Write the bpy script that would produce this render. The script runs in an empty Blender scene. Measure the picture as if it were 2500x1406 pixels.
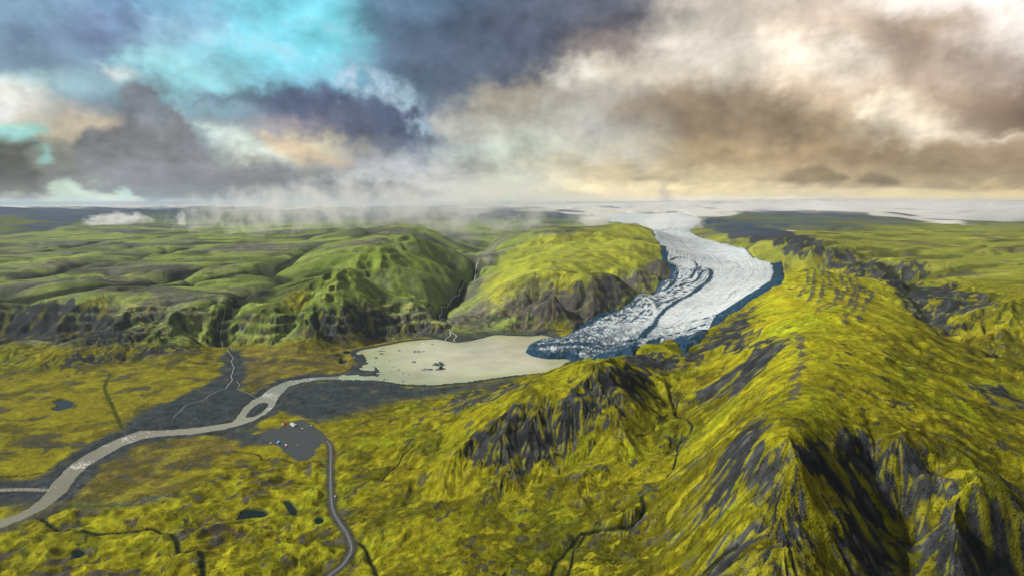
import bpy, bmesh, math, random, time
import numpy as np
from mathutils import Vector
T0 = time.time()
random.seed(7)
R = math.radians
sc = bpy.context.scene
col = sc.collection

# ------------------------------------------------------------------ camera
CAM_H = 600.0
PITCH = 7.8
FOC = 1490.0                      # focal length counted in photograph pixels (2500 wide)
cd = bpy.data.cameras.new('camera')
cd.sensor_width = 36.0
cd.lens = 36.0 * FOC / 2500.0
cd.clip_start = 1.0
cd.clip_end = 900000.0
cam = bpy.data.objects.new('camera', cd)
cam.location = (0, 0, CAM_H)
cam.rotation_euler = (R(90 - PITCH), 0, 0)
col.objects.link(cam)
sc.camera = cam

# ------------------------------------------------------------------ light
SUN_AZ, SUN_EL = -88.0, 37.0      # degrees, azimuth from the view axis (left is negative)
HAZE = 1.4e-5
w = bpy.data.worlds.new('World'); sc.world = w; w.use_nodes = True
nt = w.node_tree; nt.nodes.clear()
wo = nt.nodes.new('ShaderNodeOutputWorld'); bg = nt.nodes.new('ShaderNodeBackground')
sk = nt.nodes.new('ShaderNodeTexSky'); sk.sky_type = 'NISHITA'; sk.sun_disc = False
sk.sun_elevation = R(SUN_EL); sk.sun_rotation = R(SUN_AZ); sk.altitude = 600
bg.inputs['Strength'].default_value = 0.10
nt.links.new(sk.outputs[0], bg.inputs[0]); nt.links.new(bg.outputs[0], wo.inputs[0])
sd = bpy.data.lights.new('sun', 'SUN'); sd.energy = 4.8; sd.angle = R(4.0); sd.color = (1.0, 0.94, 0.82)
sun = bpy.data.objects.new('sun', sd)
_d = Vector((math.sin(R(SUN_AZ)) * math.cos(R(SUN_EL)), math.cos(R(SUN_AZ)) * math.cos(R(SUN_EL)), math.sin(R(SUN_EL))))
sun.rotation_euler = _d.to_track_quat('Z', 'Y').to_euler()
sun.location = (0, 0, 3000)
col.objects.link(sun)
sc.view_settings.view_transform = 'Standard'
sc.view_settings.look = 'None'
sc.view_settings.gamma = 1.0
sc.view_settings.exposure = 0.35
sc.view_settings.use_curve_mapping = False
cy = sc.cycles
sc.render.engine = 'CYCLES'
cy.max_bounces = 4; cy.diffuse_bounces = 2; cy.glossy_bounces = 2; cy.transmission_bounces = 2
cy.volume_bounces = 3; cy.transparent_max_bounces = 12
cy.use_denoising = True

# ------------------------------------------------------------------ numeric helpers
_rng = np.random.RandomState(11)
_perm = _rng.permutation(4096).astype(np.int32)
_ga = _rng.rand(4096).astype(np.float32) * 2 * np.pi
_gx, _gy = np.cos(_ga), np.sin(_ga)
_hx, _hy = _rng.rand(4096).astype(np.float32), _rng.rand(4096).astype(np.float32)

def _hash(i, j, s):
    return _perm[(_perm[(i + s * 131) & 4095] + j) & 4095]

def perlin(x, y, s=0):
    xi = np.floor(x); yi = np.floor(y)
    fx = (x - xi).astype(np.float32); fy = (y - yi).astype(np.float32)
    i = xi.astype(np.int64).astype(np.int32); j = yi.astype(np.int64).astype(np.int32)
    ux = fx * fx * fx * (fx * (fx * 6 - 15) + 10); uy = fy * fy * fy * (fy * (fy * 6 - 15) + 10)
    def g(a, b):
        h = _hash(i + a, j + b, s)
        return _gx[h] * (fx - a) + _gy[h] * (fy - b)
    a = g(0, 0); b = g(1, 0); c = g(0, 1); d = g(1, 1)
    return (a + ux * (b - a)) * (1 - uy) + (c + ux * (d - c)) * uy       # about -0.7..0.7

def fbm(x, y, wl, octaves, s=0, cell=None, gain=0.5, ridged=False, lac=2.03):
    out = np.zeros(np.shape(x), np.float32); amp = 1.0; tot = 0
    for o in range(octaves):
        n = perlin(x / wl + 17.3 * o, y / wl - 9.1 * o, s + o)
        if ridged: n = 1 - 2.6 * np.abs(n) - 0.35
        else: n = n * 1.5
        if cell is not None: n = n * np.clip(wl / cell / 2.5 - 0.6, 0, 1)
        out += amp * n; tot += amp; amp *= gain; wl /= lac
    return out / tot

def sstep(a, b, x):
    t = np.clip((x - a) / (b - a), 0, 1); return t * t * (3 - 2 * t)

CP, SP = math.cos(R(PITCH)), math.sin(R(PITCH))
def ray(u, v):
    dx = (np.asarray(u, float) - 1250) / FOC; dy = (703 - np.asarray(v, float)) / FOC
    return dx, CP + dy * SP, -SP + dy * CP
def at_z(u, v, z):
    """place where the sight line through (u, v) of the photograph meets the level z"""
    dx, dy, dz = ray(u, v); t = (z - CAM_H) / dz
    return dx * t, dy * t
def at_d(u, v, D):
    dx, dy, dz = ray(u, v); t = D / math.hypot(dx, dy)
    return dx * t, dy * t, CAM_H + dz * t

# ------------------------------------------------------------------ the lie of the land: surveyed spot heights
SPOTS = """
0,1260,-12 0,1100,-6 200,1000,-5 0,950,0 300,930,0 500,880,2 650,880,1 560,960,-3 750,900,1 450,1000,-5 800,970,1 950,960,2
1100,958,3 700,1000,-2 600,1080,0 720,1075,4 680,1110,4 780,1060,5 300,1130,-7 500,1130,-1 200,1180,-8 640,920,-1 850,850,2 800,860,2 1100,934,0
100,1300,6 300,1300,10 500,1250,12 600,1200,12 700,1250,15 500,1400,24 200,1400,12 0,1400,6 750,1350,24 400,1180,0 150,1250,-6 400,1100,-5
820,1150,12 830,1300,24 850,1400,28 0,1020,-3 100,960,0
0,915,3 150,905,3 300,880,3 480,860,5 60,832,58 180,852,46 300,842,46 400,812,64 440,822,52 475,850,28 530,852,5 0,835,62 0,880,25 180,885,18 360,860,22
60,815,32 240,818,28 100,780,85 100,738,150 0,733,152 200,742,150 300,762,130 420,757,138 510,760,125 250,800,60 400,790,75 480,800,60 500,835,15
0,690,190 200,690,190 400,690,185 550,700,170 0,640,230 300,640,235 500,640,235 0,600,268 600,600,272 300,600,270 0,570,296 300,570,300 600,560,312 450,560,305
600,770,115 690,760,130 755,765,135 600,830,5 700,838,3 780,835,3 880,828,4 600,720,150 650,740,140 700,680,195 620,655,225 700,620,255 780,580,290 800,800,60 700,800,55
780,700,205 850,650,280 930,605,340 990,574,382 850,690,190 900,640,265 960,610,310
800,740,150 850,600,290 900,575,325 
1000,650,230 1050,620,262 950,700,150 1000,735,108 1060,745,78 900,755,105 1000,800,18 1080,810,6 900,812,8 1050,680,170 1090,650,205 940,730,120 850,780,90 1080,600,300
1110,832,1 1078,772,10 1100,740,22 1130,700,40 1160,655,85 1150,620,125 1130,590,185 1250,812,4
1180,785,22 1150,730,60 1200,700,130 1250,650,215 1300,600,290 1200,620,235 1200,600,265 1250,582,305 1180,650,165 1400,570,322 1500,560,360 1540,551,400 1600,575,330 1500,600,296 1400,650,240 1300,690,185 1250,720,130 1350,708,180 1430,693,198 1500,675,212 1560,655,228 1610,635,240 1630,610,262 1560,600,300
1300,755,68 1380,770,45 1300,812,4 1400,802,18 1500,738,62 1600,692,100 1640,662,142 1612,592,276
1300,850,6 1400,862,16 1400,822,26 1500,800,60 1600,830,40 1700,800,70 1650,845,30 1500,760,68 1600,720,102 1700,740,104 1800,740,122 1700,660,152 1800,680,152 1890,665,168 1700,610,212 1800,625,205 1650,580,268 1600,556,318 1560,540,360
1930,657,166 1850,632,206 1800,604,240 1740,585,268 1860,592,308 1800,568,338 1945,620,256 1740,556,350
2000,600,306 2000,562,348 2200,560,348 2400,560,336 2500,560,330 2200,600,298 2400,600,292 2500,640,262 2350,640,262 2100,580,325
2050,655,182 2050,607,296 2130,665,160 2130,620,282 2200,705,145 2205,642,262 2280,800,145 2400,862,128 2500,905,118 2300,700,238 2400,742,236 2500,765,226 2350,780,190 2450,800,180 2250,680,235
2100,682,268 2200,762,258 2300,842,256 2400,892,248 2500,925,238 2030,665,290
2200,900,290 2400,1000,268 2200,1000,306 2350,1100,284 2500,1100,266 2500,1230,248 2400,1220,258 2100,950,316 2100,860,300 2080,760,292 2300,950,282
1960,657,300 1975,700,312 1960,760,328 1940,820,334 1950,900,328 1940,960,322 1900,1030,316 1880,1100,306 1885,1200,274 1890,1300,246 1880,1400,226 1900,690,262 
1850,760,262 1800,850,228 1750,900,198 1700,950,176 1750,1000,205 1700,1100,185 1750,1200,224 1650,1200,158 1700,1300,178 1700,1400,168 1600,1300,128 1600,1400,126 1820,1050,282 1820,1250,247 2000,1040,312 2070,1060,300 2000,1100,303 1960,1150,299 2000,1200,271 2060,1240,257 1950,1250,259 1980,1350,236 1830,1100,286 1800,1150,262 1850,1200,262 1830,900,262 1850,830,268
1650,1000,148 1640,1100,138 1600,950,165 1660,930,168 1700,870,190 1640,862,188 1560,852,196 1750,800,215 1800,790,232
1300,940,40 1400,893,108 1500,872,176 1200,925,0 1300,912,0 1385,884,0 1500,862,0 1600,856,10 1700,835,40
1500,900,232 1400,930,212 1300,980,188 1230,1020,163 1130,1100,118 1500,1000,186 1400,1050,150 1300,1130,108 1350,1160,100 1450,1120,124 1550,950,188 1540,900,215
1200,1200,82 1400,1250,94 1200,1300,74 1000,1200,56 1000,1100,46 1000,1020,24 900,1100,26 900,1250,44 1000,1350,60 1200,1406,72 1450,1400,92 950,1400,54 1100,1000,62 1200,960,46 1050,970,9 1550,1200,128 1500,1300,104 860,1050,14 1100,1080,84
2070,1100,286 2140,1075,290 2200,1108,280 2300,1150,270 2330,1230,250 2330,1290,236 2500,1300,226 2130,1200,244 2200,1250,224 2200,1400,188 2080,1170,262 2250,1320,205 2000,1300,242 2050,1400,210 2400,1400,182 2500,1400,180 2260,1200,252
"""
FAR = """
0,520,13000 80,519,13500 150,516,14500 260,521,14500 40,556,8800 60,535,11500 120,556,9500 110,532,12500 190,553,10000 200,530,12500 300,530,15000 300,545,9500 500,545,9500 150,556,8800 400,521,19000 640,530,12500 900,527,12500 700,540,10000 1200,514,20000 
900,545,7500 1050,560,6000 1100,545,9000 1200,545,9000 1350,550,8600 1480,540,9500 1450,515,14000 1400,525,11500 1350,512,22000
1500,524,14000 1600,518,16000 1700,505,24000 1850,492,28000 2000,486,30000 2150,488,30000 2300,508,24000 2400,520,18000 2480,523,17000 1750,536,8500 1850,524,10000 1820,517,10500 1880,520,11500 2050,515,13000 1950,535,9000 2200,525,13000 2300,530,13500 2330,545,9500 2150,535,10000 2450,545,9500 2500,530,15000
300,509,17000 420,513,18000 560,508,19000 700,512,17500 860,507,21000 1000,512,18000 1150,508,21000 0,506,42000 300,503,42000 600,504,42000 1200,505,45000 1800,500,50000 2400,503,50000
0,503,90000 1250,501,90000 2500,501,90000
"""
P = []
for t in SPOTS.split():
    u, v, z = map(float, t.split(',')); x, y = at_z(u, v, z); P.append((x, y, z))
for t in FAR.split():
    u, v, D = map(float, t.split(',')); P.append(at_d(u, v, D))
for a, r, z in ((-50, 500, 10), (-50, 1000, 5), (-25, 420, 20), (0, 400, 70), (18, 380, 120), (30, 380, 200), (40, 420, 170), (50, 500, 200), (50, 900, 240), (50, 1500, 180),
                (-50, 2200, 20), (-50, 3000, 190), (-50, 6000, 280), (50, 3000, 260), (50, 6000, 320), (50, 15000, 340), (-50, 15000, 380), (50, 90000, 400), (-50, 90000, 400)):
    P.append((r * math.sin(R(a)), r * math.cos(R(a)), z))
P = np.array(P)
ps, pt = np.arctan2(P[:, 0], P[:, 1]), np.log(np.hypot(P[:, 0], P[:, 1]))
def _U(d2): return np.where(d2 > 1e-12, 0.5 * d2 * np.log(np.maximum(d2, 1e-12)), 0)
n = len(P)
A = np.zeros((n + 3, n + 3)); A[:n, :n] = _U((ps[:, None] - ps) ** 2 + (pt[:, None] - pt) ** 2) + 2e-4 * np.eye(n)
A[:n, n] = 1; A[:n, n + 1] = ps; A[:n, n + 2] = pt; A[n:, :n] = A[:n, n:].T
sol = np.linalg.solve(A, np.r_[P[:, 2], 0, 0, 0])

# ------------------------------------------------------------------ survey grid: bearings by distances
NC, NR = 1120, 1120
TH = np.linspace(R(-50), R(50), NC)
_q = np.exp(np.linspace(math.log(330.0), math.log(95000.0), 4000))
_w = _q ** -0.42 * (1 + 1.5 * np.exp(-((np.log(_q) - math.log(2850)) / .16) ** 2) + .5 * np.exp(-((np.log(_q) - math.log(4300)) / .3) ** 2))
_w = np.cumsum(_w); RAD = np.interp(np.linspace(_w[0], _w[-1], NR), _w, _q)
LR = np.log(RAD)
CSH, RSH = TH[::6], None
ci = np.linspace(0, NC - 1, 241); ri = np.linspace(0, NR - 1, 205)
cth = np.interp(ci, np.arange(NC), TH); clr = np.interp(ri, np.arange(NR), LR)
gs, gt = np.meshgrid(cth, clr)
Zc = np.zeros(gs.shape)
for k in range(0, n, 64):
    kk = slice(k, min(n, k + 64))
    Zc += (_U((gs[..., None] - ps[kk]) ** 2 + (gt[..., None] - pt[kk]) ** 2) @ sol[kk])
Zc += sol[n] + sol[n + 1] * gs + sol[n + 2] * gt
def upsample(Z, rr, cc):
    r0 = np.clip(np.floor(rr).astype(int), 1, Z.shape[0] - 3); c0 = np.clip(np.floor(cc).astype(int), 1, Z.shape[1] - 3)
    def wts(f): return [(-f**3 + 2*f**2 - f) / 2, (3*f**3 - 5*f**2 + 2) / 2, (-3*f**3 + 4*f**2 + f) / 2, (f**3 - f**2) / 2]
    fr = (rr - r0); fc = (cc - c0)
    t = sum(wr[:, None] * Z[r0 + k - 1, :] for k, wr in enumerate(wts(fr)))
    return sum(wc[None, :] * t[:, c0 + k - 1] for k, wc in enumerate(wts(fc)))
Z0 = upsample(Zc, np.interp(np.arange(NR), ri, np.arange(205)), np.interp(np.arange(NC), ci, np.arange(241))).astype(np.float32)
X = (RAD[:, None] * np.sin(TH)[None, :]).astype(np.float32)
Y = (RAD[:, None] * np.cos(TH)[None, :]).astype(np.float32)
RR = np.broadcast_to(RAD[:, None], X.shape).astype(np.float32)
CELL = np.broadcast_to(np.gradient(RAD)[:, None], X.shape).astype(np.float32)

def grid_rc(x, y):
    th = np.arctan2(x, y); r = np.hypot(x, y)
    return np.interp(r, RAD, np.arange(NR)), (th - TH[0]) / (TH[1] - TH[0])
def bil(Z, rr, cc):
    rr = np.clip(rr, 0, NR - 1.001); cc = np.clip(cc, 0, NC - 1.001)
    r0 = np.floor(rr).astype(int); c0 = np.floor(cc).astype(int); fr = rr - r0; fc = cc - c0
    return (Z[r0, c0] * (1 - fc) + Z[r0, c0 + 1] * fc) * (1 - fr) + (Z[r0 + 1, c0] * (1 - fc) + Z[r0 + 1, c0 + 1] * fc) * fr
def hgt(Z, x, y):
    return bil(Z, *grid_rc(np.asarray(x, float), np.asarray(y, float)))
def hit(Z, u, v):
    """first place where a sight line meets the land"""
    u = np.asarray(u, float).ravel(); v = np.asarray(v, float).ravel()
    dx, dy, dz = ray(u, v); h = np.hypot(dx, dy)
    tt = RAD[None, ::2] / h[:, None]
    zr = CAM_H + dz[:, None] * tt
    cc = (np.arctan2(dx, dy) - TH[0]) / (TH[1] - TH[0])
    gz = np.stack([bil(Z, np.full(len(tt[0]), 0.0) + np.arange(0, NR, 2), np.full(len(tt[0]), c)) for c in cc])
    under = gz >= zr
    k = np.where(under.any(1), under.argmax(1), under.shape[1] - 1); k = np.maximum(k, 1)
    i = np.arange(len(u)); a = (zr - gz)[i, k - 1]; b = (gz - zr)[i, k]
    f = np.clip(a / np.maximum(a + b, 1e-6), 0, 1)
    r = RAD[::2][k - 1] * (1 - f) + RAD[::2][k] * f
    return r * dx / h, r * dy / h
def pts(s):
    return np.array([[float(q) for q in t.split(',')] for t in s.split()])
def world(Z, s, z=None):
    a = pts(s)
    if z is not None: return np.stack(at_z(a[:, 0], a[:, 1], z), 1)
    return np.stack(hit(Z, a[:, 0], a[:, 1]), 1)
def smoothline(p, k=6):
    """Catmull-Rom through the points"""
    q = np.vstack([2 * p[0] - p[1], p, 2 * p[-1] - p[-2]]); out = []
    for i in range(1, len(q) - 2):
        t = np.linspace(0, 1, k, endpoint=False)[:, None]
        out.append(0.5 * (2 * q[i] + (q[i + 1] - q[i - 1]) * t + (2 * q[i - 1] - 5 * q[i] + 4 * q[i + 1] - q[i + 2]) * t**2 + (3 * q[i] - q[i - 1] - 3 * q[i + 1] + q[i + 2]) * t**3))
    return np.vstack(out + [p[-1:]])
def box_idx(p, m):
    """rows and columns of the survey grid round some points"""
    r = np.hypot(p[:, 0], p[:, 1]); th = np.arctan2(p[:, 0], p[:, 1])
    r0 = max(0, int(np.searchsorted(RAD, max(r.min() - m, 300))) - 1); r1 = min(NR, int(np.searchsorted(RAD, r.max() + m)) + 1)
    da = m / max(r.min() - m, 300)
    c0 = max(0, int((th.min() - da - TH[0]) / (TH[1] - TH[0]))); c1 = min(NC, int((th.max() + da - TH[0]) / (TH[1] - TH[0])) + 2)
    return slice(r0, max(r1, r0 + 1)), slice(c0, max(c1, c0 + 1))
def line_dist(p, m, xx=None, yy=None):
    """distance to a polyline and how far along it (0..1), within m of it"""
    D = np.full(X.shape, 1e6, np.float32); TT = np.zeros(X.shape, np.float32)
    xx = X if xx is None else xx; yy = Y if yy is None else yy
    seg = np.hypot(*(p[1:] - p[:-1]).T); cum = np.r_[0, np.cumsum(seg)]; L = cum[-1]
    for i in range(len(p) - 1):
        bi = box_idx(p[i:i + 2], m)
        x, y = xx[bi], yy[bi]; ax, ay = p[i]; bx, by = p[i + 1] - p[i]
        t = np.clip(((x - ax) * bx + (y - ay) * by) / max(bx * bx + by * by, 1e-6), 0, 1)
        d = np.hypot(x - ax - bx * t, y - ay - by * t)
        c = d < D[bi]
        D[bi] = np.where(c, d, D[bi]); TT[bi] = np.where(c, (cum[i] + t * seg[i]) / L, TT[bi])
    return D, TT
def poly_sd(p, m, xx=None, yy=None):
    """signed distance to a closed outline, positive inside"""
    xx = X if xx is None else xx; yy = Y if yy is None else yy
    q = np.vstack([p, p[:1]])
    D, _ = line_dist(q, m, xx, yy)
    inside = np.zeros(X.shape, bool); bi = box_idx(p, m)
    x, y = xx[bi], yy[bi]; ins = np.zeros(x.shape, bool)
    for i in range(len(q) - 1):
        (x1, y1), (x2, y2) = q[i], q[i + 1]
        if y1 == y2: continue
        ins ^= ((y1 > y) != (y2 > y)) & (x < (x2 - x1) * (y - y1) / (y2 - y1) + x1)
    inside[bi] = ins
    return np.where(inside, np.minimum(D, 1e5), -D)

# ------------------------------------------------------------------ outlines surveyed on the land
def dens(p, k=5): return smoothline(np.vstack([p, p[:1]]), k)[:-1]
LAKE = dens(world(Z0, "925,925 960,933 1010,938 1060,938 1100,935 1150,930 1200,922 1250,916 1300,911 1345,905 1370,893 1395,880 1480,862 1450,850 1380,838 1330,818 1300,821 1240,819 1210,818 1180,825 1150,832 1120,836 1095,834 1060,828 1000,833 960,840 910,850 882,854 870,862 888,872 884,880 903,886 884,893 880,902 925,905 929,909 880,915 840,917 838,925 880,925", 0.0), 3)
RIV = world(Z0, "940,925 830,916.5 760,919.5 700,928 660,944 638,962 618,972 594,990 580,1010 566,1025 500,1035 420,1042 340,1044 300,1057 250,1079 200,1104 165,1129 130,1164 102,1200 70,1225 40,1241 0,1252 -60,1275 -60,1297 0,1272 60,1251 110,1226 150,1197 168,1179 183,1155 216,1125 252,1105 300,1079 350,1062 400,1057 470,1053 540,1043 590,1031 620,1021 650,1004 667,990 682,965 703,942 732,932 780,925 850,925 940,930", 0.0)
RIVC = smoothline(world(Z0, "940,928 850,921 780,922 715,933 670,957 645,980 600,1018 560,1034 480,1043 400,1049 340,1052 290,1070 230,1100 185,1130 150,1170 120,1205 70,1235 0,1262 -60,1286", 0.0), 4)
ISLE = dens(world(Z0, "598,1013 611,996 630,982 646,979 655,984 640,1001 618,1012", 0.0), 4)
ARM = smoothline(world(Z0, "108,1184 60,1182 0,1184 -60,1186", 0.0), 4)
GLAC = dens(world(Z0, "1283,857 1298,840 1330,830 1370,827 1400,806 1440,776 1480,756 1540,731 1600,706 1634,680 1638,655 1625,640 1614,612 1608,592 1592,566 1566,550 1500,544 1482,530 1600,521 1700,530 1712,545 1690,562 1700,574 1750,590 1800,602 1840,626 1890,642 1914,656 1916,680 1890,701 1840,732 1805,760 1764,790 1722,820 1692,842 1660,852 1600,842 1560,850 1520,862 1450,876 1400,882 1340,875 1300,867"), 3)
sd_glac = poly_sd(GLAC, 900)
wob = fbm(X, Y, 60, 3, 40)
sd_lake = poly_sd(LAKE, 400) + 7 * wob * sstep(0, 1, 1)
for s in ("907,893 918,895 922,899 926,904 918,906 913,909 920,911.5 934,911.5 925,915 927,918 918,919 908,917.5 878,918.5 878,912 895,905 908,904 914,902.5 914,898", "931,926.5 938,924.3 949,924.6 948,926.6", "897,924.6 904,923.2 913,923.6 906,925", "878,892 884,889 889,885.6 901,884.6 901,886.6 890,888.6 884,893 886,898 880,898",
          "862,868 880,864 887,864 891,868 896,880 889,883 876,883 866,884"):
    sd_lake = np.minimum(sd_lake, -(poly_sd(dens(world(Z0, s, 0.0), 3), 400)))
sd_riv = poly_sd(RIV, 260) + 4 * fbm(X, Y, 25, 3, 44)
sd_isle = poly_sd(ISLE, 60)
sd_riv = np.where(sd_isle > -60, np.minimum(sd_riv, -sd_isle), sd_riv)
d_arm, _ = line_dist(ARM, 60); sd_riv = np.maximum(sd_riv, 7 - d_arm)
_, t_riv = line_dist(RIVC, 420)
WZ = (-13 * t_riv).astype(np.float32)                      # river surface falls away from the lagoon
sd_pond = np.full(X.shape, -1e6, np.float32); pond_id = np.zeros(X.shape, np.int32); PONDS = []
for i, s in enumerate(("128,978 150,973 178,980 176,990 158,998 137,1001 127,996 142,988", "578,1267 590,1250 603,1243 625,1243 652,1250 646,1259 618,1262", "694,1226 708,1226 724,1246 720,1254 708,1248",
                       "768,1270 777,1262 788,1266 785,1276 775,1279", "816,864 825,859 834,862 830,868 819,869", "838,863 849,860 856,866 848,870",
                       "828,877 835,873 838,879 849,880 840,885 830,887", "175,1345 190,1336 205,1343 200,1353 183,1357")):
    q = dens(world(Z0, s), 4); m = poly_sd(q, 90) + 1.5 * fbm(X, Y, 14, 2, 60 + i)
    pond_id = np.where(m > sd_pond, i, pond_id); sd_pond = np.maximum(sd_pond, m); PONDS.append(q)
    
def region(s, soft, wobble=0.0, wl=80, seed=70, m=400, xx=None, yy=None):
    sdv = poly_sd(dens(world(Z0, s), 3), m, xx, yy)
    if wobble: sdv = sdv + wobble * fbm(X, Y, wl, 4, seed, CELL)
    return sstep(-soft, soft, sdv)
flat = region("-200,915 0,917 150,908 300,886 480,868 535,858 620,842 760,840 880,832 1000,828 1090,822 1110,806 1128,822 1240,812 1330,812 1400,812 1500,862 1400,882 1330,908 1250,922 1180,942 1060,968 960,985 870,1010 800,1040 808,1080 800,1130 700,1140 600,1135 500,1165 420,1215 300,1240 100,1240 -200,1300", 60, 25, 150, 70, 500)
hum = region("-200,1245 100,1240 300,1240 420,1215 500,1165 600,1130 700,1130 800,1130 815,1200 840,1280 860,1340 850,1430 -200,1440", 40, 15, 90, 71)
gl = sstep(-10, 40, sd_glac)
plateau = region("-300,735 0,738 200,745 420,760 520,755 545,735 600,760 690,755 700,720 760,690 850,640 930,585 900,548 600,540 -300,545", 60, 30, 200, 72, 900)
moraine = region("1930,660 2010,652 2080,665 2170,700 2180,760 2140,820 2080,860 1990,830 1940,800 1850,800 1830,740 1900,700", 60, 20, 150, 73)
cliffL = region("-300,725 0,728 180,735 300,755 430,750 540,745 600,755 690,755 765,750 800,760 900,745 1000,728 1060,742 1100,790 1090,822 1000,828 880,832 760,840 620,842 535,830 480,835 430,845 300,838 180,850 60,835 -300,840", 30, 15, 80, 74)
cliffR = region("1180,800 1240,735 1350,700 1430,685 1500,665 1580,640 1640,620 1650,665 1600,705 1500,745 1400,808 1300,818 1180,818", 30, 15, 80, 75)
esc = region("740,700 850,640 930,590 1000,565 1040,570 1010,600 960,640 900,680 830,720 760,745", 30, 15, 80, 76)
canyon = region("1990,600 2080,600 2200,645 2320,650 2400,700 2500,740 2500,925 2400,880 2300,830 2230,770 2150,700 2060,665", 40, 15, 80, 77)
peaky = region("1100,1100 1230,1000 1400,930 1530,890 1560,930 1480,1030 1400,1120 1300,1170 1180,1160", 40, 15, 60, 78)
bowl = region("1930,1110 2070,1075 2300,1140 2340,1230 2340,1270 2500,1290 2500,1430 2060,1430 2040,1250", 30, 12, 60, 79)
farland = sstep(8000, 11000, RR)

# ------------------------------------------------------------------ relief
def grad(Z):
    gr = np.gradient(Z, axis=0) / CELL; gc = np.gradient(Z, axis=1) / (RR * (TH[1] - TH[0]))
    s, c = np.sin(TH)[None, :], np.cos(TH)[None, :]
    return (gr * s + gc * c).astype(np.float32), (gr * c - gc * s).astype(np.float32)
def erode(gx, gy, wl, octaves, seed, amp, branch=1.0, smin=0.02, x=None, y=None):
    """gullies that run down the slope and branch: stripes laid along the fall line, cell by cell"""
    x = X if x is None else x; y = Y if y is None else y
    h = np.zeros(X.shape, np.float32); last = h
    dx, dy = gx.copy(), gy.copy(); a = amp
    for o in range(octaves):
        m = np.hypot(dx, dy) + 1e-4; k = sstep(0.0, smin * 4, m)
        sx, sy = dy / m, -dx / m                                # across the slope
        px, py = x / wl, y / wl; ix, iy = np.floor(px), np.floor(py); fx, fy = px - ix, py - iy
        ii, jj = ix.astype(np.int32), iy.astype(np.int32)
        va = np.zeros(X.shape, np.float32); vd = np.zeros(X.shape, np.float32); wt = np.zeros(X.shape, np.float32) + 1e-4
        for i in (-1, 0, 1):
            for j in (-1, 0, 1):
                hh = _hash(ii + i, jj + j, seed + o)
                ox = fx - i - _hx[hh] * 0.9; oy = fy - j - _hy[hh] * 0.9
                ww = np.exp(-3.2 * (ox * ox + oy * oy)); ph = (ox * sx + oy * sy) * 6.2832
                va += np.cos(ph) * ww; vd += -np.sin(ph) * ww; wt += ww
        cut = np.clip(wl / CELL / 3.0 - 0.5, 0, 1)
        va = va / wt; vd = vd / wt
        h += a * va * k * cut
        f = branch * a * 6.2832 / wl
        dx = dx + vd * sx * f; dy = dy + vd * sy * f
        last = va
        a *= 0.48; wl *= 0.49
    return h, last
t_ = time.time()
gx0, gy0 = grad(Z0)
slope0 = np.hypot(gx0, gy0)
e1, s1 = erode(gx0, gy0, 190.0, 5, 200, 1.0, 26.0)
print('erode', time.time() - t_)
n1 = fbm(X, Y, 420, 7, 1, CELL, 0.5)
n2 = fbm(X, Y, 60, 5, 21, CELL, 0.55, ridged=True)
n3 = fbm(X + 40 * n1, Y, 900, 7, 31, CELL, 0.55)
steep = sstep(0.05, 0.35, slope0)
mtn = (1 - flat) * (1 - gl) * (1 - hum) * (1 - farland)
amp = 3 + 6 * steep + 1.5 * peaky + 1.0 * bowl + 6 * canyon + 1.5 * cliffR + 6 * cliffL + 6 * esc
d_cr, _ = line_dist(smoothline(world(Z0, '1960,740 1945,820 1950,900 1935,960 1900,1030 1885,1100 1890,1200 1890,1300 1880,1420'), 4), 160)
amp = amp * (1 - .85 * sstep(110, 25, d_cr))
amp = amp * (1 - 0.75 * plateau) * (1 - 0.6 * moraine)
Z = Z0 + mtn * (amp * e1 + 7 * n1 * (1 - 0.5 * moraine) + 4.0 * n2 * (1 - plateau * 0.6) * (1 - .5 * bowl) + 1.6 * fbm(X, Y, 34, 4, 195, CELL, .6))
# plateau: low swells and stepped flow edges drawn out across the view
ang = R(14); xa = X * math.cos(ang) + Y * math.sin(ang); ya = -X * math.sin(ang) + Y * math.cos(ang)
pl = fbm(xa / 3.2 + 60 * n1, ya + 90 * n1, 300, 7, 90, CELL, 0.55)
plr = fbm(xa / 4 + 40 * n1, ya + 120 * n1, 420, 5, 97, CELL, 0.5, ridged=True)
plr2 = fbm(xa / 3 + 90 * n1, ya + 160 * n1, 520, 4, 190, CELL, .45)
farplat = sstep(3500, 5500, RR) * (1 - gl) * (1 - flat)
PLW = np.maximum(plateau, farplat * 0.8) * (1 - farland)
Z += PLW * (30 * pl + 34 * np.maximum(plr - .05, 0) - 26 * np.clip(np.exp(-((plr2) / .05) ** 2), 0, 1))
Z += farland * (1 - gl) * ((70 + 150 * sstep(-.3, -.5, np.arctan2(X, Y)) + 110 * sstep(12000, 18000, RR)) * fbm(X, Y, 3500, 7, 120, CELL, 0.5, ridged=True) + 60 * n3) * (0.35 + 0.65 * sstep(600, 300, Z0))
# lava-flow steps in the cliffs
def terrace(Zv, step, k, jit):
    q = (Zv + jit) / step; f = q - np.floor(q)
    return (np.floor(q) + sstep(0.5 - k, 0.5 + k, f)) * step - jit
tw = np.clip(cliffL * 0.6 + esc * 0.75 + cliffR * 0.35 + 0.5 * canyon, 0, 1) * (1 - flat)
Z = Z * (1 - tw) + tw * terrace(Z, 38.0, 0.36, 26 * n1 + 6 * fbm(X, Y, 90, 3, 180, CELL))
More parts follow.
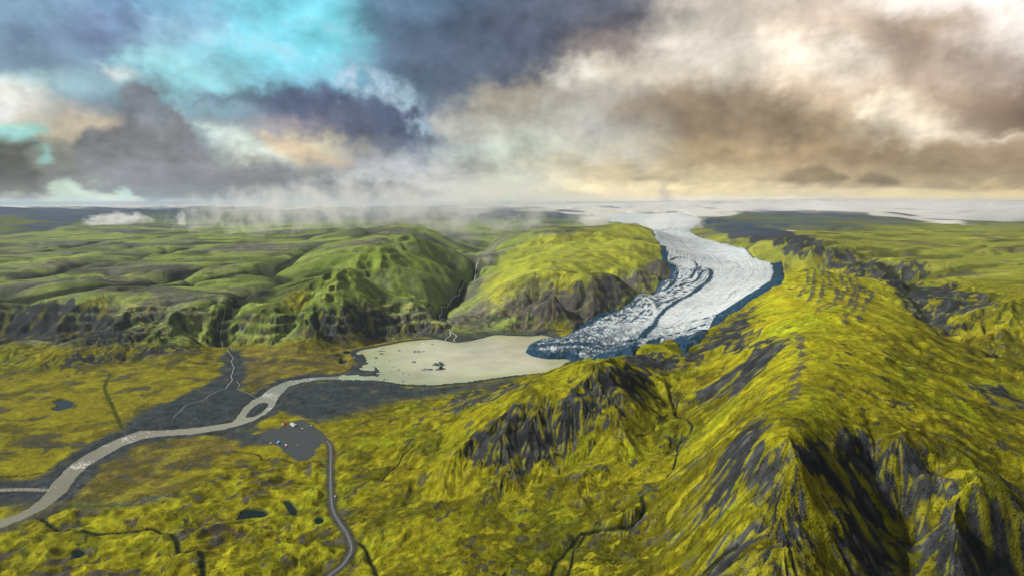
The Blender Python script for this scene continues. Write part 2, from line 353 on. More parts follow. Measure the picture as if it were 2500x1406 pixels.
# moraine stripes: long low ridges
MOR = [smoothline(world(Z0, s), 4) for s in ("2037,658 2055,680 2068,702 2057,723 2032,745 2010,756 1990,775", "2010,658 2025,687 2043,705 2043,727 2028,738 2000,750", "2068,662 2093,691 2122,709 2150,720",
        "2108,700 2097,716 2090,738 2079,759 2060,790", "1982,655 1989,673 1985,694 1982,716 1960,745", "2130,712 2118,728 2115,745 2100,766 2095,790", "2000,655 2008,680 2010,700 2005,722 1990,745", "1966,658 1972,680 1962,705 1950,725",
        "1940,813 1953,842 1958,878 1951,907 1935,925 1945,950 1930,975", "1870,730 1920,715 1950,700", "2050,660 2075,688 2088,705 2080,730 2060,750")]
d_mor = np.full(X.shape, 1e6, np.float32)
for p in MOR: d_mor = np.minimum(d_mor, line_dist(p, 60)[0])
Z += moraine * .8 * np.cos(np.clip(d_mor, 0, 60) / 60 * 9)
# hummocky moss-covered lava near the camera
hn = fbm(X, Y, 85, 5, 140, CELL, 0.5); hr = fbm(X + 15 * hn, Y + 15 * hn, 55, 4, 150, CELL, 0.55, ridged=True)
Z += hum * (16 * hn + 12 * fbm(X, Y, 130, 4, 198, CELL, .45, ridged=True) + 7 * hr - 2 + 2.5 * fbm(X, Y, 20, 3, 197, CELL))
Z += flat * (1.2 * fbm(X, Y, 120, 6, 160, CELL) + 0.5)
Z = Z.astype(np.float32)
# gullies, gorges and becks
GUL = [("540,826 537,800 540,772 553,752 570,737 600,716 650,702 690,690 703,679 690,666 655,656 640,648", 42, 60, 36), ("640,650 700,632 760,606 820,592 870,579 905,566", 50, 90, 55),
       ("1163,652 1160,672 1127,704 1120,720 1102,738 1082,750 1078,762", 45, 60, 30), ("0,682 60,676 130,663 200,646 300,633 340,626 400,613 470,600", 34, 80, 55), ("0,722 100,719 170,706 240,698 330,690 400,680 480,656 560,636", 30, 70, 46),
       ("300,706 420,690 520,672 600,655", 18, 60, 30), ("0,640 120,628 240,615 330,600", 14, 45, 14), ("0,623 104,614 200,600 300,592", 16, 60, 36), ("288,688 400,679 504,652 554,641", 18, 55, 30), ("180,602 260,590 360,583 430,574", 14, 70, 50), ("1262,828 1240,745", 2, 12, 2), ("1410,745 1425,715 1418,700", 14, 25, 14), ("2100,640 2180,668 2240,700", 20, 60, 30), ("770,752 775,790 795,825", 22, 22, 14), ("0,660 100,652 170,640", 14, 45, 10),
       ("1340,1440 1352,1375 1382,1340 1412,1303 1432,1296 1500,1291 1550,1274 1571,1245 1566,1216 1600,1194", 6, 12, 4.2), ("1375,1440 1396,1370 1401,1340 1427,1300", 3, 7, 2.8),
       ("1628,1160 1641,1138 1655,1110 1655,1082 1686,1050 1684,1034 1652,1010 1655,980 1682,950", 5, 20, 3), ("1652,1010 1600,1040 1555,1058", 5, 16, 2), ("862,1318 890,1340 910,1375 935,1440", 4, 7, 3.2), ("930,1170 960,1140 985,1105 1012,1084", 8, 14, 3.6),
       ("576,1101 630,1109 642,1120 684,1119 720,1128 799,1127", 2.5, 6, 2.8), ("100,1262 140,1286 230,1301 320,1290 400,1296 430,1320 440,1350 490,1350 495,1440", 4, 9, 5), ("270,910 256,945 270,980 290,1025 300,1046", 2, 8, 4),
       ("0,1165 80,1158 140,1140", 2, 6, 3), ("1700,1406 1740,1370 1800,1330", 6, 14, 3), ("2205,655 2225,690 2215,715 2285,800 2330,830", 15, 45, 10)]
d_gul = np.full(X.shape, 1e6, np.float32); w_gul = np.zeros(X.shape, np.float32)
d_bk = np.full(X.shape, 1e6, np.float32)
gw = 10 * fbm(X, Y, 40, 3, 170, CELL)
for s, dep, wid, core in GUL:
    p = smoothline(world(Z0, s), 5); d, _ = line_dist(p, wid * 3)
    if core < 6: d_bk = np.minimum(d_bk, (d + .10 * gw) / (core * .52))
    d = d + np.abs(gw) * min(1, wid / 30)
    Z -= dep * np.exp(-(d / wid) ** 2 * 1.3)
    rel = d / core
    d_gul = np.minimum(d_gul, rel); 
# water bodies: the land dips under them and stands clear of them round the edge
def shore(Z, sdv, wz, bank, deep=3.0, far=60.0, top=0.6):
    up = wz + top + np.maximum(-sdv, 0) * bank
    near = sdv > -far
    Z = np.where(near & (sdv < 0), np.minimum(np.maximum(Z, wz + top * 0.4 + np.minimum(-sdv, 4) * 0.06), np.maximum(up, wz + 0.3) + (np.maximum(-sdv - far * .25, 0)) * 2), Z)
    return np.where(sdv >= 0, wz - np.minimum(0.25 + sdv * 0.12, deep), Z)
Z = np.where(sd_glac < 0, shore(Z, sd_lake, 0.0, 0.05), Z)
Z = np.where((sd_lake < -2) & (sd_riv > -200), shore(Z, sd_riv, WZ, 0.04), Z)
Z = np.where((sd_lake >= 0), -3.0, Z)
pond_z = []
for i, q in enumerate(PONDS):
    zc = float(np.min(hgt(Z, q[:, 0], q[:, 1]))) - 1.0; pond_z.append(zc)
    mm = (pond_id == i) & (sd_pond > -60)
    Z = np.where(mm & (sd_pond >= 0), zc - 1.2, Z)
    Z = np.where(mm & (sd_pond < 0), np.maximum(zc + 0.35, np.minimum(Z, zc + 1 + (-sd_pond) * 0.5 + np.maximum(-sd_pond - 25, 0) * 2)), Z)
# car park and road bench
PARK = (world(Z0, "642,1067 660,1055 690,1049 711,1048 711,1036 735,1030 765,1045 785,1060 803,1078 803,1085 772,1088 761,1096 764,1107 745,1120 725,1122 705,1108 685,1092 660,1080"))
sd_park = poly_sd(PARK, 60)
park_z = float(np.median(hgt(Z, PARK[:, 0], PARK[:, 1]))) + 0.5
k = sstep(-35, -4, sd_park); Z = Z * (1 - k) + k * park_z
ROAD = smoothline(world(Z0, "797,1072 804,1080 807,1092 808,1110 807,1150 808,1200 812,1240 830,1275 845,1300 855,1325 858,1345 850,1365 835,1385 810,1406 790,1424 775,1450"), 8)
rz = hgt(Z, ROAD[:, 0], ROAD[:, 1]); rz = np.convolve(np.r_[[rz[0]] * 12, rz, [rz[-1]] * 12], np.ones(25) / 25, 'valid'); rz[0:4] = park_z
d_road, t_road = line_dist(ROAD, 60)
_seg = np.r_[0, np.cumsum(np.hypot(*(ROAD[1:] - ROAD[:-1]).T))]; RZ = np.interp(t_road, _seg / _seg[-1], rz)
k = sstep(26, 8, d_road); Z = Z * (1 - k) + k * RZ
# ground under the ice
Zg = Z.copy()
Z = np.where(sd_glac > 0, np.minimum(Z, Z0 - np.minimum(sd_glac * 0.5, 25)), Z)
Z = Z.astype(np.float32)
print('relief', time.time() - T0)

# ------------------------------------------------------------------ what the land is covered with (base colours, with foreground dimming painted in)
def lin(r, g, b):
    return np.array([((c / 255 + .055) / 1.055) ** 2.4 if c > 10 else c / 255 / 12.92 for c in (r, g, b)], np.float32)
gxf, gyf = grad(Z)
slope = np.hypot(gxf, gyf)
# streaks drawn out down the fall line
def streaks(N, gx, gy, length, k=9):
    m = np.hypot(gx, gy) + 1e-4; dx, dy = gx / m, gy / m
    s, c = np.sin(TH)[None, :], np.cos(TH)[None, :]
    dr = (dx * s + dy * c) / CELL; dc = (dx * c - dy * s) / (RR * (TH[1] - TH[0]))
    r0, c0 = np.meshgrid(np.arange(NR, dtype=np.float32), np.arange(NC, dtype=np.float32), indexing='ij')
    out = N.copy(); tot = 1.0
    for i in range(1, k + 1):
        f = length * i / k; ww = 1 - 0.5 * i / k
        out += ww * (bil(N, r0 + dr * f, c0 + dc * f) + bil(N, r0 - dr * f, c0 - dc * f)); tot += 2 * ww
    return (out / tot).astype(np.float32)
def blur(A, k):
    for ax in (0, 1):
        c = np.cumsum(np.concatenate([np.repeat(A.take([0], ax), k + 1, ax), A, np.repeat(A.take([-1], ax), k, ax)], ax).astype(np.float64), ax)
        A = ((c.take(range(2 * k + 1, c.shape[ax]), ax) - c.take(range(0, c.shape[ax] - 2 * k - 1), ax)) / (2 * k + 1)).astype(np.float32)
    return A
Zs = blur(Z, 3); gxs, gys = grad(Zs)
fine = perlin(X / (RR * 0.006 + 3), Y / (RR * 0.006 + 3), 300) + 0.7 * perlin(X / (RR * 0.003 + 1.5), Y / (RR * 0.003 + 1.5), 301)
st = streaks(fine, gxs, gys, RR * 0.022) * 2.2
st2 = streaks(perlin(X / (RR * 0.009 + 4), Y / (RR * 0.009 + 4), 305), gxs, gys, RR * 0.05) * 2.6
st3 = streaks(perlin(X / (RR * .0034 + 1.5), Y / (RR * .0034 + 1.5), 306), gxs, gys, RR * .045, 12) * 3.0
c1 = fbm(X, Y, 240, 7, 310, CELL, 0.6); c2 = fbm(X + 30 * c1, Y - 30 * c1, 70, 6, 320, CELL, 0.62); c3 = fbm(X, Y, 900, 6, 330, CELL, 0.6); c4 = fbm(X, Y, 26, 5, 340, CELL, 0.65)
nrm = lambda a: (a / (a[::7, ::7].std() + 1e-6)).astype(np.float32)
N1, N2, N4, S1, S2, S3 = nrm(c1), nrm(c2), nrm(c4), nrm(st), nrm(st2), nrm(st3)
gate = (.22 + .78 * sstep(.12, .5, blur(slope, 6))).astype(np.float32); gate = gate * (1 - .45 * region('1830,730 1935,655 2120,665 2200,740 2180,860 2100,960 1990,1010 1900,980 1840,900 1760,850 1830,790', 70)); S1 *= gate ** .5; S2 *= gate; S3 *= gate
c5 = nrm(fbm(X + 60 * c1, Y, 150, 6, 380, CELL, .6)); lace = nrm(fbm(X + 22 * c2, Y + 22 * c4, 46, 5, 390, CELL, .62, True))
def mix(a, b, t): return a * (1 - t[..., None]) + b * t[..., None]
MOSS, MOSSB, OLIVE = np.array([.185, .180, .003]), np.array([.385, .380, .014]), np.array([.080, .077, .003])
GREEN, SCREE, SCREEL = np.array([.075, .125, .014]), np.array([.033, .037, .040]), np.array([.070, .075, .078])
GRAVEL, DRY, PGRE, PGRY = np.array([.048, .060, .068]), np.array([.155, .125, .040]), np.array([.205, .265, .060]), np.array([.115, .118, .100])
PEAT, SNOW, STRAW, ROCKB = np.array([.060, .048, .012]), np.array([.56, .54, .51]), np.array([.30, .285, .12]), np.array([.035, .050, .085])
grit = .50 * N2 + .40 * S3 + .45 * N4 + .25 * S2
C = np.broadcast_to(MOSS, X.shape + (3,)).astype(np.float32)
C = mix(C, OLIVE, sstep(-0.15, 0.5, -c1 - 0.5 * c3 + 0.3 * st2))
C = mix(C, MOSSB, sstep(-.02, 0.42, c2 * 0.8 + 0.5 * c1 + 0.25 * st + .25 * st3) * 0.8)
C = mix(C, np.array([.120, .105, .012]), sstep(.1, .45, -c2 * .7 + .5 * c3 - .25 * st3) * .4)
# the bright southern ridge, as bare moss
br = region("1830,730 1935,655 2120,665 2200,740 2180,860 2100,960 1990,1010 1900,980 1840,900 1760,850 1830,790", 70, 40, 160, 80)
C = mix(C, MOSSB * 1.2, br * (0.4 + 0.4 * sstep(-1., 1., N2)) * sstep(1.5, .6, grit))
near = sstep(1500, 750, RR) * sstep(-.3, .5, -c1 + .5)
C = mix(C, OLIVE * 1.15, near * .7)  # near ground tinted darker: foreground dimming painted into the moss colour
C = mix(C, OLIVE * .9, sstep(.35, 1.1, N1 + .35 * N2 + .4 * nrm(c3)) * (1 - br) * .6)
C = mix(C, MOSSB * .9, sstep(.5, 1.2, -N1 - .3 * N2 + .3 * nrm(c3)) * .4)
brb = br
C = mix(C, C * np.array([.62, .95, 1.2]), sstep(.4, 1.8, c5 + .3 * N4) * .38)            # greener swards
C = mix(C, C * np.array([1.12, .86, 1.6]), sstep(.4, 1.8, -c5 + .3 * S1) * .22)            # browner, drier moss
C = mix(C, np.array([.030, .030, .028]), sstep(.92, 1.2, grit - .22 + .45 * peaky + .3 * moraine * (1 - brb) - .3 * brb) * .85)
C = mix(C, np.array([.030, .030, .012]), np.exp(-(S2 / .13) ** 2) * sstep(-.3, .7, N4 + .5 * N1) * .32)      # thin runnels down the slope
C = mix(C, np.array([.034, .034, .012]), sstep(1.1, 1.6, lace + .3 * N1) * .35)
C = mix(C, MOSSB * np.array([1.15, 1.12, 1.5]), sstep(.9, 1.5, -.6 * N2 - .5 * N4 + .3 * S3) * .6)
C = mix(C, GREEN, np.clip(sstep(0.35, 0.75, -c2 + 0.4 * c1) * 0.55 + 0, 0, 1))
# plateaus beyond the valley
mid = np.clip(plateau + sstep(2700, 4200, RR) * (1 - gl) + cliffL + region("780,840 760,700 960,560 1650,540 1650,680 1400,808 1100,830", 40), 0, 1) * (1 - flat)
rightfar = sstep(0.05, 0.25, np.arctan2(X, Y)); 
PC = mix(mix(np.broadcast_to(PGRE, C.shape), PGRY, sstep(-0.1, 0.35, pl + 0.4 * c3 + 0.2 * st)), GREEN * 1.5, sstep(0.1, 0.6, -pl + c1 * 0.6) * 0.7)
PC = mix(PC, STRAW, sstep(0.15, 0.6, c2 + 0.5 * pl - 0.3 * st2) * 0.65)
PC = mix(PC, np.array([.035, .048, .030]), np.exp(-(plr2 / .035) ** 2) * .8)
PC = mix(PC, np.array([.05, .055, .045]), sstep(.15, .5, fbm(xa / 3.5, ya + 60 * n1, 130, 6, 370, CELL, .6)) * .7)
PC = mix(PC, np.array([.032, .044, .026]), np.exp(-(nrm(pl) / .10) ** 2) * sstep(-.2, .8, N1) * .8)
PC = mix(PC, np.array([.22, .24, .07]), sstep(.8, 1.6, .7 * nrm(fbm(xa / 5, ya + 40 * n1, 60, 5, 375, CELL, .65)) + .5 * N2) * .7)
PC = mix(PC, (MOSS * 0.75 + PGRE * 0.35), rightfar * 0.85)
PC = mix(PC, STRAW * np.array([1, .95, .4]), rightfar * sstep(0.0, 0.5, c2 + pl * .6) * 0.6)
c6 = nrm(fbm(xa / 3.5 + 50 * c1, ya + 60 * c1, 230, 6, 387, CELL, .6)); c7 = nrm(fbm(X, Y, 420, 6, 388, CELL, .6))
PC = mix(PC, PC * .42, sstep(.5, 1.3, c6 + .5 * c7) * .85)
PC = mix(PC, PC * np.array([1.5, 1.45, 1.3]), sstep(.6, 1.5, -c6 + .4 * c7) * .7)
PC = mix(PC, np.array([.07, .07, .06]), sstep(.9, 1.5, c7 - .4 * c6) * .6)
C = mix(C, PC.astype(np.float32), mid * (1 - 0.9 * br))
hillB = region("1180,700 1260,600 1480,560 1560,548 1610,580 1640,640 1560,650 1430,690 1300,690 1200,760", 60, 30, 120, 81)
C = mix(C, MOSSB * np.array([.95, 1.0, 1.6]), hillB * (0.35 + 0.5 * sstep(-.3, .4, c2 + st * .3)))
midv = region("760,700 850,640 950,580 1000,570 1160,650 1120,720 1080,760 960,760 800,740", 60, 30, 120, 82)
C = mix(C, GREEN * np.array([2.5, 2.2, 1.8]), midv * (0.35 + 0.4 * sstep(-.2, .4, c1)))
C = mix(C, STRAW * .95, sstep(.1, .6, c2 + c1 * .5) * .6 * cliffL)
C = mix(C, GREEN, sstep(.1, .5, -c2 + c1 * .5) * .7 * cliffL)
# bare scree and rock
SCR = ["1105,1100 1140,1065 1180,1035 1230,1010 1290,985 1330,1000 1400,958 1440,930 1480,903 1535,897 1535,925 1515,960 1480,1000 1440,1030 1400,1060 1385,1100 1340,1150 1290,1165 1250,1170 1220,1150 1180,1125",
 "1940,1120 2010,1105 2070,1110 2110,1140 2080,1170 2120,1200 2160,1250 2180,1290 2230,1340 2240,1406 2110,1420 2060,1340 2050,1280 2020,1230 2030,1190 1985,1170",
 "2065,1085 2080,1045 2130,1068 2160,1108 2240,1115 2300,1150 2335,1180 2328,1260 2300,1330 2250,1365 2220,1330 2290,1230 2220,1220 2150,1220 2100,1180",
 "2330,1270 2400,1280 2460,1300 2520,1305 2540,1440 2280,1440 2290,1350", "1840,1035 1870,1050 1845,1090 1872,1110 1882,1150 1887,1200 1870,1218 1850,1200 1820,1150 1790,1200 1760,1243 1720,1235 1740,1190 1770,1130 1790,1080",
 "1893,1222 1920,1222 1960,1290 1960,1340 1900,1420 1840,1420 1880,1350 1890,1280", "1720,1420 1740,1380 1800,1320 1860,1272 1880,1290 1820,1360 1770,1420", "1690,985 1710,955 1790,900 1840,850 1900,825 1925,830 1900,870 1860,910 1810,950 1760,975",
 "1500,872 1650,868 1720,832 1790,782 1832,752 1830,830 1760,848 1690,890 1600,900 1550,885", "1500,900 1560,890 1600,910 1560,960 1520,1000 1490,1030 1500,960", "1070,975 1160,950 1260,930 1300,935 1230,965 1130,1000 1070,1010",  # second outline: shaded right flank of the peak, painted dark like scree
 "2000,612 2080,607 2130,640 2190,652 2240,642 2235,680 2270,692 2340,702 2400,745 2380,765 2330,770 2260,800 2220,760 2160,700 2050,660", "2390,930 2440,925 2480,960 2500,1000 2440,990 2360,950", "1530,1290 1560,1280 1575,1290 1540,1310",
 "0,742 180,747 300,768 360,810 330,830 200,842 80,832 -100,822 -100,745", "130,882 300,852 470,852 480,866 300,886 170,906", "0,905 120,890 200,895 160,908 0,916",
 "1250,745 1350,718 1430,702 1560,672 1640,642 1648,668 1600,704 1500,744 1400,808 1300,818 1250,800 1270,775", "780,775 900,770 1020,790 1090,812 1080,830 950,832 850,836 790,822",
 "1395,1180 1420,1170 1440,1210 1450,1240 1420,1260 1410,1230", "1150,1280 1165,1230 1180,1230 1165,1290", "1700,545 1750,535 1900,560 2000,600 1920,615 1850,592 1760,572"]
WSC = [1.2, 1.15, 1.25, 1.2, 1.15, 1.1, .8, .9, 1.05, 1.0, .65, .75, .7, .6, .95, 1.05, .6, .85, .85, .5, .4, .9]
scr = np.zeros(X.shape, np.float32)
for s, q in zip(SCR, WSC):
    sdv = poly_sd(dens(world(Z0, s), 3), 260); sc_ = RR / 1000
    sdv = sdv / sc_ + 4.5 * S2 + 3 * S1 + 8 * S3 + 7 * N2 + 4 * N4
    scr = np.maximum(scr, q * sstep(-22, 16, sdv))
scr *= 1 - .75 * region('2045,1195 2120,1260 2200,1330 2300,1400 2260,1430 2190,1420 2120,1340 2080,1280 2040,1240', 14, 14, 40, 89) - .6 * region('2255,1200 2320,1165 2300,1290 2250,1350 2215,1300', 14, 14, 40, 90)
q = 1.0 * scr + 0.42 * sstep(0.45, 1.1, slope) + 0.30 * st * (0.4 + steep) + 0.25 * c2 + 0.14 * c4 * 2 + 0.1 * (cliffR + cliffL + canyon) * (0.3 + sstep(.3, .8, slope))
q = q - 0.18 * br
scm = sstep(0.48, 0.66, q) * (1 - flat) * (1 - farland)
SC = mix(np.broadcast_to(SCREE, C.shape), SCREEL, sstep(-.2, .6, c4 + .6 * st) * .6)
SC = mix(SC, np.array([.10, .088, .080]), (np.clip(cliffR + 0.6 * cliffL * sstep(-.1, .5, c1), 0, 1)) * .6)
SC = mix(SC, OLIVE, sstep(.2, .6, c2 - c1) * 0.35 * (1 - scr))
C = mix(C, SC.astype(np.float32), scm)
C = mix(C, MOSS * .8, scm * sstep(.5, 1.1, .7 * S3 + .45 * N2 + .3 * N4) * (.85 - .45 * cliffR - .3 * cliffL))                    # moss runnels in the scree
# moraine stripes of bare grit
mst = sstep(9, 4, d_mor + 2.2 * N4 + 1.6 * N2 + 1.5 * S1) * sstep(-1.8, -.5, N2 + N1 * .6)
C = mix(C, np.array([.085, .082, .062]), mst * .9)
# valley floor
fl = flat * (1 - hum * .0)
brn = np.maximum(region("600,850 760,842 870,846 882,900 760,914 680,930 615,955 592,905", 25, 12, 80, 86), region("560,1066 570,1100 400,1160 480,1190 300,1222 140,1245 170,1180 260,1110 340,1072", 25, 12, 80, 87))
FC = mix(MOSS * np.array([1.05, .98, 3.5]) + 0 * C, DRY * .85, np.clip(brn * .85 + .25 * sstep(.0, .5, c1), 0, 1))
FC = mix(FC, OLIVE, sstep(.0, 1.2, N2 + .6 * N1) * .6)
mea = fbm(X + 50 * c1, Y * 1.6 + 70 * c3, 190, 3, 385, CELL, .5); mea2 = fbm(X * .8 - 60 * c3, Y * 1.3 + 60 * c1, 120, 3, 386, CELL, .5)
FC = mix(FC, np.array([.050, .055, .012]), np.maximum(np.exp(-(nrm(mea) / .07) ** 2), .7 * np.exp(-(nrm(mea2) / .06) ** 2)) * sstep(-.6, .3, N1 + .4 * N4) * .85)
FC = mix(FC, np.array([.045, .046, .042]), sstep(1.0, 1.3, .6 * N2 + .6 * N4 + .5 * nrm(mea)) * .8)
FC = mix(FC, MOSSB * .9, sstep(.8, 1.6, -N2 - .4 * N4) * .5)
fs = fbm(xa / 6, ya + 25 * c1, 26, 5, 350, CELL, .6)
FC = mix(FC, PEAT * 1.6, sstep(.1, .7, fs + .5 * c1) * .6)
GRV = ["540,872 548,858 590,858 603,915 592,950 640,966 600,1000 565,1028 430,1043 300,1052 345,1012 450,962 530,920", "680,1000 700,955 760,936 900,932 1000,947 1150,938 1260,922 1190,950 1090,972 950,1000 860,1028 740,1022", "870,870 890,850 1000,833 1130,832 1300,818 1400,812 1300,806 1120,806 1000,824 880,846",
       "160,1180 200,1140 260,1105 340,1066 560,1045 620,1030 600,1062 420,1065 300,1100 220,1160", "120,1240 300,1225 480,1190 560,1180 520,1205 420,1228 260,1245", "0,1190 95,1184 92,1205 60,1228 0,1252 -60,1270 -60,1190", "560,1062 640,1060 660,1085 620,1085 570,1078", "830,925 880,905 930,905 940,935 880,935", "740,940 900,935 1000,948 950,985 800,990"]
grv = np.zeros(X.shape, np.float32)
for s in GRV:
    grv = np.maximum(grv, sstep(-14, 12, poly_sd(dens(world(Z0, s), 3), 200) + 26 * c2 + 16 * fs))
rivn = np.maximum(sd_riv, np.where(sd_lake > -200, sd_lake * 1.2, -1e4))
grv = np.maximum(grv, sstep(-50, -24, rivn + 5 * np.clip(N2, -1.5, 1.5)))
GC = mix(np.broadcast_to(GRAVEL * .85, C.shape), DRY * .75, sstep(.15, .55, fs + .45 * c2) * .6)
GC = mix(GC, MOSS * .6 + GRAVEL * .3, sstep(.12, .42, c2 * .7 - .5 * fs + .2 * c1) * .7)
GC = mix(GC, GRAVEL * .35, np.exp(-(nrm(mea) / .10) ** 2) * .8)
GC = mix(GC, GRAVEL * 1.5, np.exp(-(nrm(mea2) / .09) ** 2) * .6)
GC = mix(GC, GRAVEL * .6, sstep(.1, .5, -fs + c4 * .4) * .5)
FC = mix(FC, GC.astype(np.float32), grv)
C = mix(C, FC.astype(np.float32), fl * (1 - .85 * hum))
fringe = sstep(.4, .9, flat) * 0
C = mix(C, GC.astype(np.float32), grv * np.clip(1 - fl, 0, 1) * .9 * sstep(260, 60, -rivn))
C = mix(C, GC.astype(np.float32) * .9, sstep(-30, -14, sd_lake - 4 * np.clip(N2, -1, 1)) * (1 - gl))
# hummocky lava near the camera: moss heads, dark grit between them
hb = sstep(.75, 1.0, .6 * N2 + .5 * N4 - .5 * nrm(hr) + .35 * N1)
C = mix(C, np.array([.060, .055, .048]), hum * hb * .9)
C = mix(C, MOSSB, hum * sstep(.05, .45, hr * .6 - c2 * .6) * .55)
# beck beds; gully lines darkened, with greener edges
C = mix(C, np.array([.018, .019, .012]), sstep(1.25, .7, d_gul + .2 * c4) * .92 * (1 - gl))
C = mix(C, np.array([.010, .010, .007]), sstep(1.15, .75, d_bk) * .95)
C = mix(C, GREEN * .8, sstep(2.2, 1.2, d_gul) * .12 * (1 - gl) * sstep(-.3, .2, c2))
dit, _ = line_dist(smoothline(world(Z0, "300,905 275,912 257,945 270,980 290,1025 300,1046"), 4), 40)
C = mix(C, np.array([.05, .07, .008]), sstep(8, 3, dit + 1.5 * N4) * .8)
# grit tracks beside road and car park
C = mix(C, np.array([.055, .052, .046]), sstep(13, 7, d_road + 4 * c4) * .8)
C = mix(C, np.array([.035, .046, .022]), sstep(-5, -1, sd_pond + 2 * c4) * .9)
# far fells, snow patches and ice cap
FR = mix(np.broadcast_to(ROCKB * 1.2, C.shape), MOSS * np.array([.6, .7, 4]), sstep(-.1, .4, c3 + .3 * n3) * sstep(520, 400, Z + 40 * c3))
snow = region("1480,548 1500,528 1700,530 1790,520 1850,514 1950,519 2050,518 2110,522 2180,530 2260,536 2340,545 2360,520 2300,500 2000,470 1500,495 1340,509 1340,520 1420,524", 80, 700, 1500, 83, 6000)
snow = np.maximum(snow, sstep(430, 520, Z + 60 * c3) * sstep(9000, 13000, RR) * sstep(-.05, .1, np.arctan2(X, Y)))
snow = np.maximum(snow, sstep(20000, 26000, RR + 9000 * c3))
snow = np.maximum(snow, sstep(.0, .25, c3 - .15 + (Z - 380) / 500) * sstep(13500, 19000, RR))
fsn = fbm(X, Y, 5200, 6, 391, CELL, .55); snow *= 1 - .85 * sstep(.05, -.12, fsn) * sstep(45000, 30000, RR) * sstep(.12, -.05, np.arctan2(X, Y))
snow *= 1 - .8 * sstep(.16, .26, fbm(X, Y * .5, 1500, 5, 392, CELL, .6)) * sstep(30000, 24000, RR)
patch = sstep(.30, .36, fbm(X, Y * .7, 240, 5, 360, CELL, .6)) * region("1700,545 1790,515 2100,512 2260,530 2150,560 1900,570", 150, 60, 200, 84, 1500)
lf = region('-200,520 0,517 150,511 270,517 220,545 120,562 -200,570', 60, 60, 300, 88, 1500)
C = mix(C, FR.astype(np.float32), np.maximum(np.maximum(farland, lf), .75 * region("1690,560 1720,530 1800,512 2100,508 2260,532 2150,552 1950,565 1850,575", 150, 80, 300, 85, 1500)) * (1 - gl))
C = mix(C, SNOW, np.maximum(snow, patch))
cav = np.clip((blur(Z, 4) - Z) / (RR * .002), -1, 1)
C = np.clip(C * np.exp(.09 * S1 + .14 * N4 + .05 * N2 + .09 * S3)[..., None] * .97, 0.004, .9).astype(np.float32)
Z = (Z + np.where(RR < 3200, sstep(9, 24, d_road) * sstep(2, -14, sd_park) * sstep(-1, -10, sd_pond) * sstep(-2, -14, sd_riv) * sstep(-2, -14, sd_lake) * (1 - gl) * (1 - flat) * (scm * (.8 * S3 + .8 * N4) + (1 - scm) * (.45 * N4 + .35 * S3)), 0)).astype(np.float32)
print('cover', time.time() - T0)

# ------------------------------------------------------------------ materials
def new_mat(name):
    m = bpy.data.materials.new(name); m.use_nodes = True
    b = m.node_tree.nodes['Principled BSDF']
    return m, m.node_tree, b
def noise(nt, scale, detail=4, rough=.6, vec=None):
    nd = nt.nodes.new('ShaderNodeTexNoise'); nd.inputs['Scale'].default_value = scale; nd.inputs['Detail'].default_value = detail; nd.inputs['Roughness'].default_value = rough
    if vec is not None: nt.links.new(vec, nd.inputs['Vector'])
    return nd
def land_material(name, lo=.42, hi=1.62, bump=1.5, rough=.95, s1=.09, s2=.42, speck=0.0):
    m, nt, b = new_mat(name)
    at = nt.nodes.new('ShaderNodeAttribute'); at.attribute_name = 'cover'
    tc = nt.nodes.new('ShaderNodeTexCoord')
    a = noise(nt, s1, 5, .65, tc.outputs['Object']); c = noise(nt, s2, 3, .6, tc.outputs['Object'])
    mr = nt.nodes.new('ShaderNodeMapRange'); mr.inputs['From Min'].default_value = .3; mr.inputs['From Max'].default_value = .7; mr.inputs['To Min'].default_value = lo; mr.inputs['To Max'].default_value = hi
    ad = nt.nodes.new('ShaderNodeMath'); ad.operation = 'ADD'; nt.links.new(a.outputs[0], ad.inputs[0]); nt.links.new(c.outputs[0], ad.inputs[1])
    hf = nt.nodes.new('ShaderNodeMath'); hf.operation = 'MULTIPLY'; hf.inputs[1].default_value = .5; nt.links.new(ad.outputs[0], hf.inputs[0])
    nt.links.new(hf.outputs[0], mr.inputs['Value'])
    if speck:
        sp_ = noise(nt, .16, 2, .75, tc.outputs['Object']); sm = nt.nodes.new('ShaderNodeMapRange'); sm.inputs['From Min'].default_value = .60; sm.inputs['From Max'].default_value = .66; sm.inputs['To Min'].default_value = 1.0; sm.inputs['To Max'].default_value = 1 - speck
        nt.links.new(sp_.outputs[0], sm.inputs['Value']); mu = nt.nodes.new('ShaderNodeMath'); mu.operation = 'MULTIPLY'; nt.links.new(mr.outputs[0], mu.inputs[0]); nt.links.new(sm.outputs[0], mu.inputs[1]); mr = mu
    vm = nt.nodes.new('ShaderNodeVectorMath'); vm.operation = 'SCALE'; nt.links.new(at.outputs['Color'], vm.inputs[0]); nt.links.new(mr.outputs[0], vm.inputs['Scale'])
    nt.links.new(vm.outputs[0], b.inputs['Base Color'])
    bp = nt.nodes.new('ShaderNodeBump'); bp.inputs['Strength'].default_value = .8; bp.inputs['Distance'].default_value = 3.0 * bump
    nt.links.new(hf.outputs[0], bp.inputs['Height']); nt.links.new(bp.outputs[0], b.inputs['Normal'])
    b.inputs['Roughness'].default_value = rough; b.inputs['Specular IOR Level'].default_value = .02
    return m
LAND = land_material('moss_and_grit', bump=2.2, speck=.6)
